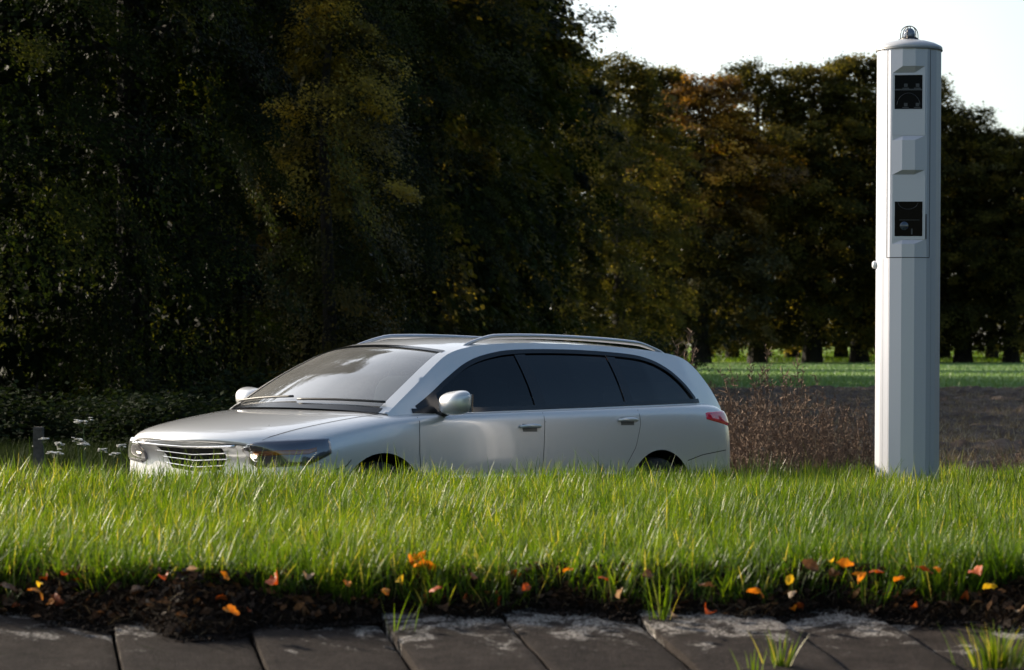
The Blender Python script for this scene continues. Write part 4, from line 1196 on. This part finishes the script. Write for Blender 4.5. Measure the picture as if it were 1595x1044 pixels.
def sh_edge(h):   return (.74 + .36 * math.sin(math.pi * min(1, h * 1.15 + .08))) * (1 - max(0, h - .55) / .45 * .75) if h < 1 else .2
def sh_beech(h):  return math.sin(math.pi * (.12 + .80 * h)) ** .6 * (1 - .15 * h)
def sh_far(h):    return (.55 + .55 * math.sin(math.pi * (.1 + .78 * h)) ** .8) * (1 - max(0, h - .7) / .3 * .6)
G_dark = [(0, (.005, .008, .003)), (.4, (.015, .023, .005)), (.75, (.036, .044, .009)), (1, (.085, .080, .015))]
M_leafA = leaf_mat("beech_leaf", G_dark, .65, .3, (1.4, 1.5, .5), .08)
M_leafB = leaf_mat("yellowing_leaf", [(0, (.03, .032, .008)), (.45, (.08, .075, .015)), (.8, (.16, .125, .02)), (1, (.24, .16, .025))], .45, .3, (1.5, 1.3, .5), .35)
M_leafC = leaf_mat("orange_beech_leaf", [(0, (.06, .035, .008)), (.4, (.17, .095, .016)), (.75, (.34, .19, .025)), (1, (.46, .27, .03))], .45, .3, (1.5, 1.2, .5), .35)
def autumn_or_sunlit_top(m, lo=17, hi=24, amp=16, sc_=.28):
    """turning tree, or sunlight painted on a crown: gold leaves in the upper crown, green ones lower down, in ragged patches"""
    nt = m.node_tree; r0 = next(n for n in nt.nodes if n.type == 'VALTORGB'); at = next(n for n in nt.nodes if n.type == 'ATTRIBUTE')
    gr = ramp(nt, [(0, (.018, .021, .007)), (.45, (.05, .048, .013)), (.8, (.095, .08, .02)), (1, (.15, .10, .022))]); nt.links.new(at.outputs["Fac"], gr.inputs[0])
    tc = nt.nodes.new("ShaderNodeTexCoord"); sp = nt.nodes.new("ShaderNodeSeparateXYZ"); nt.links.new(tc.outputs["Object"], sp.inputs[0])
    nz = noise(nt, sc_, 4, .6, vec=tc.outputs["Object"])
    ma = nt.nodes.new("ShaderNodeMath"); ma.operation = 'MULTIPLY_ADD'; nt.links.new(nz.outputs[0], ma.inputs[0]); ma.inputs[1].default_value = amp; nt.links.new(sp.outputs[2], ma.inputs[2])
    mr = nt.nodes.new("ShaderNodeMapRange"); nt.links.new(ma.outputs[0], mr.inputs[0]); mr.inputs[1].default_value = lo; mr.inputs[2].default_value = hi
    mx = nt.nodes.new("ShaderNodeMix"); mx.data_type = 'RGBA'; nt.links.new(mr.outputs[0], mx.inputs[0]); nt.links.new(gr.outputs[0], mx.inputs[6]); nt.links.new(r0.outputs[0], mx.inputs[7])
    for l in list(r0.outputs[0].links):
        if l.to_node != mx: s_ = l.to_socket; nt.links.remove(l); nt.links.new(mx.outputs[2], s_)
autumn_or_sunlit_top(M_leafC)
M_leafY = leaf_mat('painted_sun_leaf', [(0, (.05, .045, .01)), (.4, (.17, .14, .022)), (.75, (.34, .26, .035)), (1, (.48, .36, .05))], .5, .4, (1.4, 1.2, .5), .15)  # yellow stands in for sunlight that the wood keeps off this crown
autumn_or_sunlit_top(M_leafY, 4.4, 5.6, 2.4, .6)
M_leafD = leaf_mat("dull_olive_leaf", [(0, (.018, .021, .007)), (.45, (.066, .066, .017)), (.8, (.13, .115, .027)), (1, (.18, .14, .034))], .55, .52, (1.6, 1.4, .55), .1)
FARS = 4
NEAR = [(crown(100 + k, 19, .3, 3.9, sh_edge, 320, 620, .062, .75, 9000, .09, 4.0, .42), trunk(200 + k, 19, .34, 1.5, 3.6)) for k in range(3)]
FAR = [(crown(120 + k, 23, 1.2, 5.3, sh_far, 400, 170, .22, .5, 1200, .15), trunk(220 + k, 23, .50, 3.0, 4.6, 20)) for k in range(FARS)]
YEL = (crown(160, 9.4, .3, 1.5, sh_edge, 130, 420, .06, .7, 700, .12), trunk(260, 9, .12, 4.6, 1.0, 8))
def tree(name, x, D, proto, sx, sz, rot, mat, lab, grp, z=-.05):
    root = empty(name, (px(x, D), D, z), (0, 0, rot)); root.scale = (sx, sx, sz)
    for nm, me_, m in (("crown", proto[0], mat), ("trunk", proto[1], M_bark)):
        if not me_.materials: me_.materials.append(m)
        o = bpy.data.objects.new(nm, me_); col.objects.link(o); o.parent = root
        o.material_slots[0].link = 'OBJECT'; o.material_slots[0].material = m
    return tag(root, lab, "tree", grp)
EDGE = [  # photo column, distance, width, height, leaf, label
    (-40, 38, 1.0, 1.0, M_leafA, "dark green leafy tree at the outer left edge of the wood, nearest of all"),
    (205, 41, .86, .95, M_leafA, "dark tree with drooping branches behind the wooden post and white flowers"),
    (385, 50, .90, 1.0, M_leafA, "dull dark tree rising behind the car's bonnet"),
    (490, 58, .92, 1.02, M_leafA, "dark tree behind the windscreen with upper leaves painted sunlit yellow beside it"),
    (600, 68, .92, 1.05, M_leafA, "deep green dark tree rising above the car's roof front"),
    (695, 84, .92, 1.12, M_leafA, "tall dark tree whose tip cuts into the bright sky left of the gap"),
    (775, 108, .95, 1.0, M_leafA, "dark tree with golden lit side branches at the inner corner of the wood"),
    (868, 140, 1.0, .82, M_leafD, "green tree next to the corner where the wood meets the far row"),
    (965, 168, 1.15, .93, M_leafD, "open dark tree with sky holes left of the orange tree"),
]
BACK = [(80, 50, 1.0), (300, 60, 1.1), (-120, 52, 1.1), (440, 70, 1.1), (570, 80, 1.1), (640, 98, 1.15), (180, 58, 1.1), (350, 85, 1.3), (560, 110, 1.3), (700, 120, 1.1), (760, 150, 1.0), (-30, 64, 1.3), (480, 95, 1.3), (660, 150, 1.2)]
ROW = [(1030, 190, .90, .93, M_leafD, "tree at the left end of the far row, close behind the car's roof rail"), (1092, 188, 1.0, .90, M_leafC, "orange brown autumn tree in the far row"), (1180, 194, 1.0, .97, M_leafD, "green far tree right of the orange one, over the tall weed plumes"), (1265, 195, 1.05, .96, M_leafD, "dark green far tree midway between the orange tree and the pillar"), (1338, 197, 1.0, 1.0, M_leafD, "green far tree just left of the pillar"),
    (1425, 198, 1.0, .94, M_leafD, "far tree mostly hidden behind the grey pillar"), (1500, 196, 1.0, .84, M_leafD, "far tree directly right of the pillar with a lit fuzzy top"), (1575, 195, .85, .74, M_leafD, "lower far tree at the right edge"), (1650, 198, 1.0, .80, M_leafD, "far tree cut off by the right frame edge")]
ROWB = [(1140, 226, 1.0, .93), (1235, 224, 1.1, .90), (1310, 228, 1.1, .95), (1400, 226, 1.1, .95), (1470, 226, 1.0, .85), (1545, 222, 1.0, .82), (1620, 226, 1.0, .8), (1010, 215, .8, .80), (915, 190, .9, .85), (960, 240, 1.1, .85), (1060, 245, 1.1, .85), (1100, 236, 1.1, .85), (1190, 250, 1.2, .9)]
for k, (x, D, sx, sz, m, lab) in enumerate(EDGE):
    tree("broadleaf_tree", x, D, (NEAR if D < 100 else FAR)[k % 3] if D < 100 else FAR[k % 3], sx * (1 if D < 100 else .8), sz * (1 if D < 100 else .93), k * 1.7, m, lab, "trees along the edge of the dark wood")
tree("broadleaf_tree", 512, 46.5, YEL, 1, 1, 2.2, M_leafY, "tree with sunlight painted yellow on its crown, showing high above the bonnet", "trees along the edge of the dark wood")
for k, (x, D, s) in enumerate(BACK):
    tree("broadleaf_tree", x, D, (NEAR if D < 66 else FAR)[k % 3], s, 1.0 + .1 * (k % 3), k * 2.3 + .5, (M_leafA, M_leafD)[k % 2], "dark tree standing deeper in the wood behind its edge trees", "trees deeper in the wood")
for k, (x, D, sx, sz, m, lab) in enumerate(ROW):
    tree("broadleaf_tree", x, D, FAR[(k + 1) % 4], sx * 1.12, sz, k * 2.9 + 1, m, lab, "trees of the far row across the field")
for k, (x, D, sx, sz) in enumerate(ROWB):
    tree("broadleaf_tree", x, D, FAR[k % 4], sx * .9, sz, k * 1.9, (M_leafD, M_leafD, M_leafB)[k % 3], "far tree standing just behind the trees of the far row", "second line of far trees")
# the wood on the other side, off to the right: seen mirrored in the car's side windows
low = crown(150, 15, .3, 6.5, sh_far, 150, 60, .75, .5, 300, .15)
vv = np.zeros(len(low.vertices) * 3, dtype=np.float32); low.vertices.foreach_get("co", vv); vv = vv.reshape(-1, 3)
at = np.zeros(len(low.polygons), dtype=np.float32); low.attributes["rnd"].data.foreach_get("value", at)
parts = []
for k in range(26):
    a = k * 2.1; s_ = .75 + .45 * random.random(); M2 = np.array([[math.cos(a), -math.sin(a), 0], [math.sin(a), math.cos(a), 0], [0, 0, 1]])
    parts.append(vv @ M2.T * s_ + np.array([46 + 14 * math.sin(k * .9) + .25 * k, -48 + k * 3.9, -.1]))
V = np.concatenate(parts)
tag(link("far_wood", quads_mesh("far_wood", V, np.arange(len(V)).reshape(-1, 4), np.tile(at, 26)), M_leafA), "dark wood across the road mirrored in the car's windows", "wood", kind="stuff")
# ------------------------------------------------------------------ brambles at the wood's foot
def bush_mesh(seed, n, Rr, H, leaf):
    g = np.random.default_rng(seed); P = []; 
    k = 60
    c = np.stack([g.normal(0, .45, k) * Rr, g.normal(0, .35, k) * Rr, g.random(k) ** 1.2 * H], -1); c[:, 2] *= np.exp(-(c[:, 0] / Rr) ** 2)
    i = g.integers(0, k, n); p = c[i] + g.normal(0, .16, (n, 3)) * np.array([1.3, 1.3, .8]); p[:, 2] = np.abs(p[:, 2])
    nn = np.array([0, 0, .8]) + g.normal(0, .6, (n, 3)); nn /= np.linalg.norm(nn, axis=1, keepdims=True)
    ax = g.normal(0, 1, (n, 3)); ax -= nn * (ax * nn).sum(1, keepdims=True); ax /= np.linalg.norm(ax, axis=1, keepdims=True)
    S = leaf * (.6 + .8 * g.random(n)); B = np.cross(nn, ax)
    V = np.stack([p - ax * S[:, None] * .5, p + B * S[:, None] * .33, p + ax * S[:, None] * .5, p - B * S[:, None] * .33], 1)
    return quads_mesh("bramble_bush", V.reshape(-1, 3), np.arange(n * 4).reshape(-1, 4), np.clip(g.random(n) * .7 + .1, 0, 1))
BM = [bush_mesh(300 + k, 9000, 1.5, 1.3, .075) for k in range(3)]
M_bramble = leaf_mat('bramble_leaf', [(0, (.006, .010, .005)), (.5, (.014, .022, .010)), (1, (.03, .042, .018))], .75, .2, (1.4, 1.4, .7), .04)
for me_ in BM: me_.materials.append(M_bramble)
for j, (x, D, s) in enumerate(((-60, 33, 1.2), (60, 34, 1.0), (170, 33, 1.0), (255, 32, 1.1), (330, 31.5, .9), (420, 36, 1.3), (560, 42, 1.4), (690, 52, 1.6), (820, 64, 1.7), (930, 90, 2.0), (990, 120, 2.2))):
    o = bpy.data.objects.new("bramble_bush", BM[j % 3]); col.objects.link(o); o.location = (px(x, D), D, -.08); o.scale = (s, s, s * .62); o.rotation_euler = (0, 0, j * 1.3)
    tag(o, BUSH_LABELS[j], "bush", "brambles along the foot of the wood")

# ------------------------------------------------------------------ far verge on the wood's side: rough grass, flowers, post
n = 42000
Dd = 19.5 + 13 * rng.random(n); xp = -60 + 420 * rng.random(n) - 2 * (Dd - 19)
X1 = px(xp, Dd); u_, v_ = lane(X1, Dd)
kp = v_ > 3.9; X1, Dd = X1[kp], Dd[kp]; n = len(X1)
zf = .18 + .12 * vnoise(X1, Dd, .8, 51)
tag(blade_object("roadside_grass", X1, Dd, zf * 0 - .06, .10 + .26 * rng.random(n) * (.5 + vnoise(X1, Dd, 1.1, 52)), .006 + .004 * rng.random(n), .3 + .4 * rng.random(n), rng.random(n) * 6.3, np.clip(rng.normal(.3, .2, n), 0, .95),
    leaf_mat("rough_grass_blade", [(0, (.015, .026, .007)), (.5, (.035, .055, .012)), (.9, (.07, .085, .02)), (1, (.10, .085, .045))], .7, .12, (1.3, 1.2, .6), .05), 3), "rough dark grass on the far roadside", "grass", kind="stuff")
M_petal = principled("white_petal", (.82, .82, .80), .6)
M_stem = principled("green_stem", (.05, .085, .02), .6)
def umbel(x, y, D, size, lab, k):
    X = px(x, D); z = pz(y, D); zg = -.06
    root = empty("white_umbel_flower", (X, D, zg)); g = random.Random(k)
    h = z - zg; s = MB(); s.tube([(g.uniform(-.08, .08), 0, 0), (g.uniform(-.03, .03), 0, h * .55), (0, 0, h - .05)], [.005, .004, .003], 6)
    f = MB()
    for q in range(16):
        a = g.random() * 6.3; rr = size * math.sqrt(g.random()); p = Vector((rr * math.cos(a), rr * math.sin(a), -rr * rr * 1.2 + g.uniform(-.008, .008) + g.gauss(0, .2) * rr))
        s.tube([(0, 0, h - .05), (p.x * .6, p.y * .6, h - .02 + p.z * .5), (p.x, p.y, h + p.z - .004)], [.002, .0016, .0012], 4)
        for w in range(7):
            b = g.random() * 6.3; t = .4 * size * .5
            c = p + Vector((math.cos(b) * t * g.random(), math.sin(b) * t * g.random(), h + .004 + g.uniform(0, .006)))
            f.add([c + Vector((.014 * math.cos(e), .014 * math.sin(e), .003 * (e % 2))) for e in (0, 1.26, 2.5, 3.77, 5.0)], [(0, 1, 2, 3, 4)])
    s.build("stem", M_stem, root); f.build("flower_head", M_petal, root)
    return tag(root, lab, "wildflower", "white umbel flowers on the far roadside")
for k, (x, y, D, sz, lab) in enumerate(((130, 657, 24, .085, "tall white flat umbel flower standing highest of the roadside flowers"), (68, 685, 24, .04, "round white umbel flower close beside the wooden post"), (121, 686, 23.5, .06, "white umbel flower drooping just under the highest one"), (130, 693, 23, .05, "white umbel flower lowest in the drooping pair"),
    (90, 693, 23.5, .05, "small pale umbel flower between the post and the drooping pair"), (83, 707, 22.5, .075, "low spread white umbel flower near the post's foot"), (188, 696, 24, .05, "faint white umbel flower nearest the car's bumper"), (178, 708, 23, .04, "small low umbel flower a little below the one nearest the car"), (54, 696, 25, .03, "tiny pale umbel flower on the outer side of the wooden post"), (160, 702, 24, .04, "thin beige umbel flower midway between the post and the car"))):
    umbel(x, y, D, sz, lab, k)
D = 25.0; m = MB(); hP = pz(665, D) + .1
m.add([(sx_ * w, sy_ * w, z) for z, w in ((0, .045), (hP - .012, .045), (hP, .036)) for sx_, sy_ in ((-1, -1), (1, -1), (1, 1), (-1, 1))],
      [(0, 1, 5, 4), (1, 2, 6, 5), (2, 3, 7, 6), (3, 0, 4, 7), (4, 5, 9, 8), (5, 6, 10, 9), (6, 7, 11, 10), (7, 4, 8, 11), (8, 9, 10, 11)])
o = m.build("wooden_post", noise_mat("old_wood", 14, [(.3, (.05, .045, .04)), (.7, (.11, .10, .09))], .9, 60, .6, .01)); o.location = (px(60, D), D, -.1)
tag(o, "short weathered grey wooden post among white flowers", "post")

# ------------------------------------------------------------------ dead weeds beyond the road, stubble on the field
M_weed = noise_mat("dead_weed", 8, [(.3, (.085, .056, .04)), (.7, (.23, .155, .108))], .9)
def weed_mesh(seed, H, spread):
    g = random.Random(seed); V, F = [], []
    def rib(a, b, w):
        d = (b - a); s = d.cross(Vector((g.gauss(0, 1), g.gauss(0, 1), .2))).normalized() * w
        k = len(V); V.extend([a - s, a + s, b + s * .5, b - s * .5]); F.append((k, k + 1, k + 2, k + 3))
    for st in range(g.randint(3, 5)):
        a = Vector((g.gauss(0, .05), g.gauss(0, .05), 0)); d = Vector((g.gauss(0, spread), g.gauss(0, spread), 1)).normalized(); hh = H * g.uniform(.7, 1.05)
        p = a; nseg = 8
        for i in range(nseg):
            q = p + d * hh / nseg; rib(p, q, .0045 * (1 - .6 * i / nseg)); rib(p, q, .0045 * (1 - .6 * i / nseg))
            if i >= 1:
                for j in range(5):
                    e = (d * .8 + Vector((g.gauss(0, .6), g.gauss(0, .6), .2))).normalized(); L = g.uniform(.08, .2) * (1.25 - i / nseg)
                    r0 = p.lerp(q, g.random()); r1 = r0 + e * L; rib(r0, r1, .0022)
                    for w in range(3):
                        c = r0.lerp(r1, .3 + .7 * g.random()); f_ = c + Vector((g.gauss(0, .02), g.gauss(0, .02), g.uniform(.0, .04))); rib(c, f_, .0042)
            p = q; d = (d + Vector((g.gauss(0, .06), g.gauss(0, .06), 0))).normalized()
    me_ = py_mesh("dead_weed", V, F); me_.materials.append(M_weed); return me_
WM_ = [weed_mesh(400 + k, 1.0, .12) for k in range(5)]
def weed(x, ytop, D, k, lab, grp=None):
    o = bpy.data.objects.new("dead_weed", WM_[k % 5]); col.objects.link(o); h = pz(ytop, D) + .1
    o.location = (px(x, D), D, -.1); o.scale = (h * .95, h * .95, h * 1.12); o.rotation_euler = (0, 0, k * 2.1)
    return tag(o, lab, "weed", grp)
weed(1176, 578, 24.6, 0, "tall brown weed plume, nearest the car of the two rising over the green field", "dead brown weeds beyond the road")
weed(1213, 576, 25, 1, "tall brown weed plume, second from the car rising over the green field", "dead brown weeds beyond the road")
weed(1052, 512, 26.5, 2, "tallest thin twiggy weed rising behind the car's rear window", "dead brown weeds beyond the road")
weed(1250, 592, 25, 3, "brown weed just reaching the green field, right of both plumes", "dead brown weeds beyond the road")
wr = random.Random(5)
for k in range(52):
    x = 1100 + 262 * wr.random() ** .8; t = (x - 1120) / 240
    weed(x, 612 + 62 * max(0, t) * wr.random() + wr.uniform(-4, 30), wr.uniform(23.6, 26.5) + t * .8, k, "dead brown weed, one of the dense low stand between car and pillar", "dense stand of dead brown weeds")
for k in range(14):
    weed(1475 + 130 * wr.random(), 700 + 26 * wr.random(), wr.uniform(24.5, 27), k, "short dead weed at the field's edge right of the pillar", "short dead weeds right of the pillar")
# a green weed clump by the tail of the car
n = 160; a = rng.random(n) * 6.3
o = blade_object("green_weed", rng.normal(0, .10, n), rng.normal(0, .08, n), np.zeros(n), .25 + .4 * rng.random(n), .008 + .008 * rng.random(n), .2 + .5 * rng.random(n), a, .1 + .4 * rng.random(n), leaf_mat("green_weed_leaf", [(0, (.03, .06, .015)), (1, (.08, .13, .04))], .4, .3), 5)
o.location = (px(1190, 22.6), 22.6, -.1); tag(o, "green leafy weed clump growing before the brown weeds at the car's tail", "weed")
# straw and stubble
n = 30000
Ds = 27 * (84 / 27) ** (rng.random(n) ** 1.2); xs_ = 1060 + 620 * rng.random(n); Xs = px(xs_, Ds)
tag(blade_object("straw_stubble", Xs, Ds, np.full(n, -.04) + .05 * vnoise(Xs, Ds, 2, 61), .08 + .16 * rng.random(n), .006 + .010 * rng.random(n), .5 + 1.2 * rng.random(n), rng.random(n) * 6.3, rng.random(n) ** 1.1, M_dry, 2), "straw stubble on the ploughed field", "stubble", kind="stuff")
# low crop leaves
n = 26000
Ds = 84 * (190 / 84) ** rng.random(n); xs_ = 1030 + 640 * rng.random(n); Xs = px(xs_, Ds)
tag(blade_object("crop_leaves", Xs, Ds, np.full(n, -.02), .10 + .12 * rng.random(n), .02 + .02 * rng.random(n), .4 + .5 * rng.random(n), rng.random(n) * 6.3, np.clip(rng.normal(.35, .15, n), 0, .9),
    leaf_mat("crop_blade", [(0, (.14, .23, .07)), (1, (.22, .33, .11))], .5, .3, (1.2, 1.2, .6)), 2), "young green crop beyond the ploughed soil", "crop", kind="stuff")
# sunlit meadow grass behind the trees
n = 30000
Ds = 202 * (420 / 202) ** rng.random(n); Xs = px(1000 + 650 * rng.random(n), Ds)
tag(blade_object("meadow_grass", Xs, Ds, np.zeros(n), .2 + .25 * rng.random(n), .05 + .05 * rng.random(n), .3 + .4 * rng.random(n), rng.random(n) * 6.3, rng.random(n) * .6, M_grass, 2), "sunlit meadow grass behind the far trees", "grass", kind="stuff")
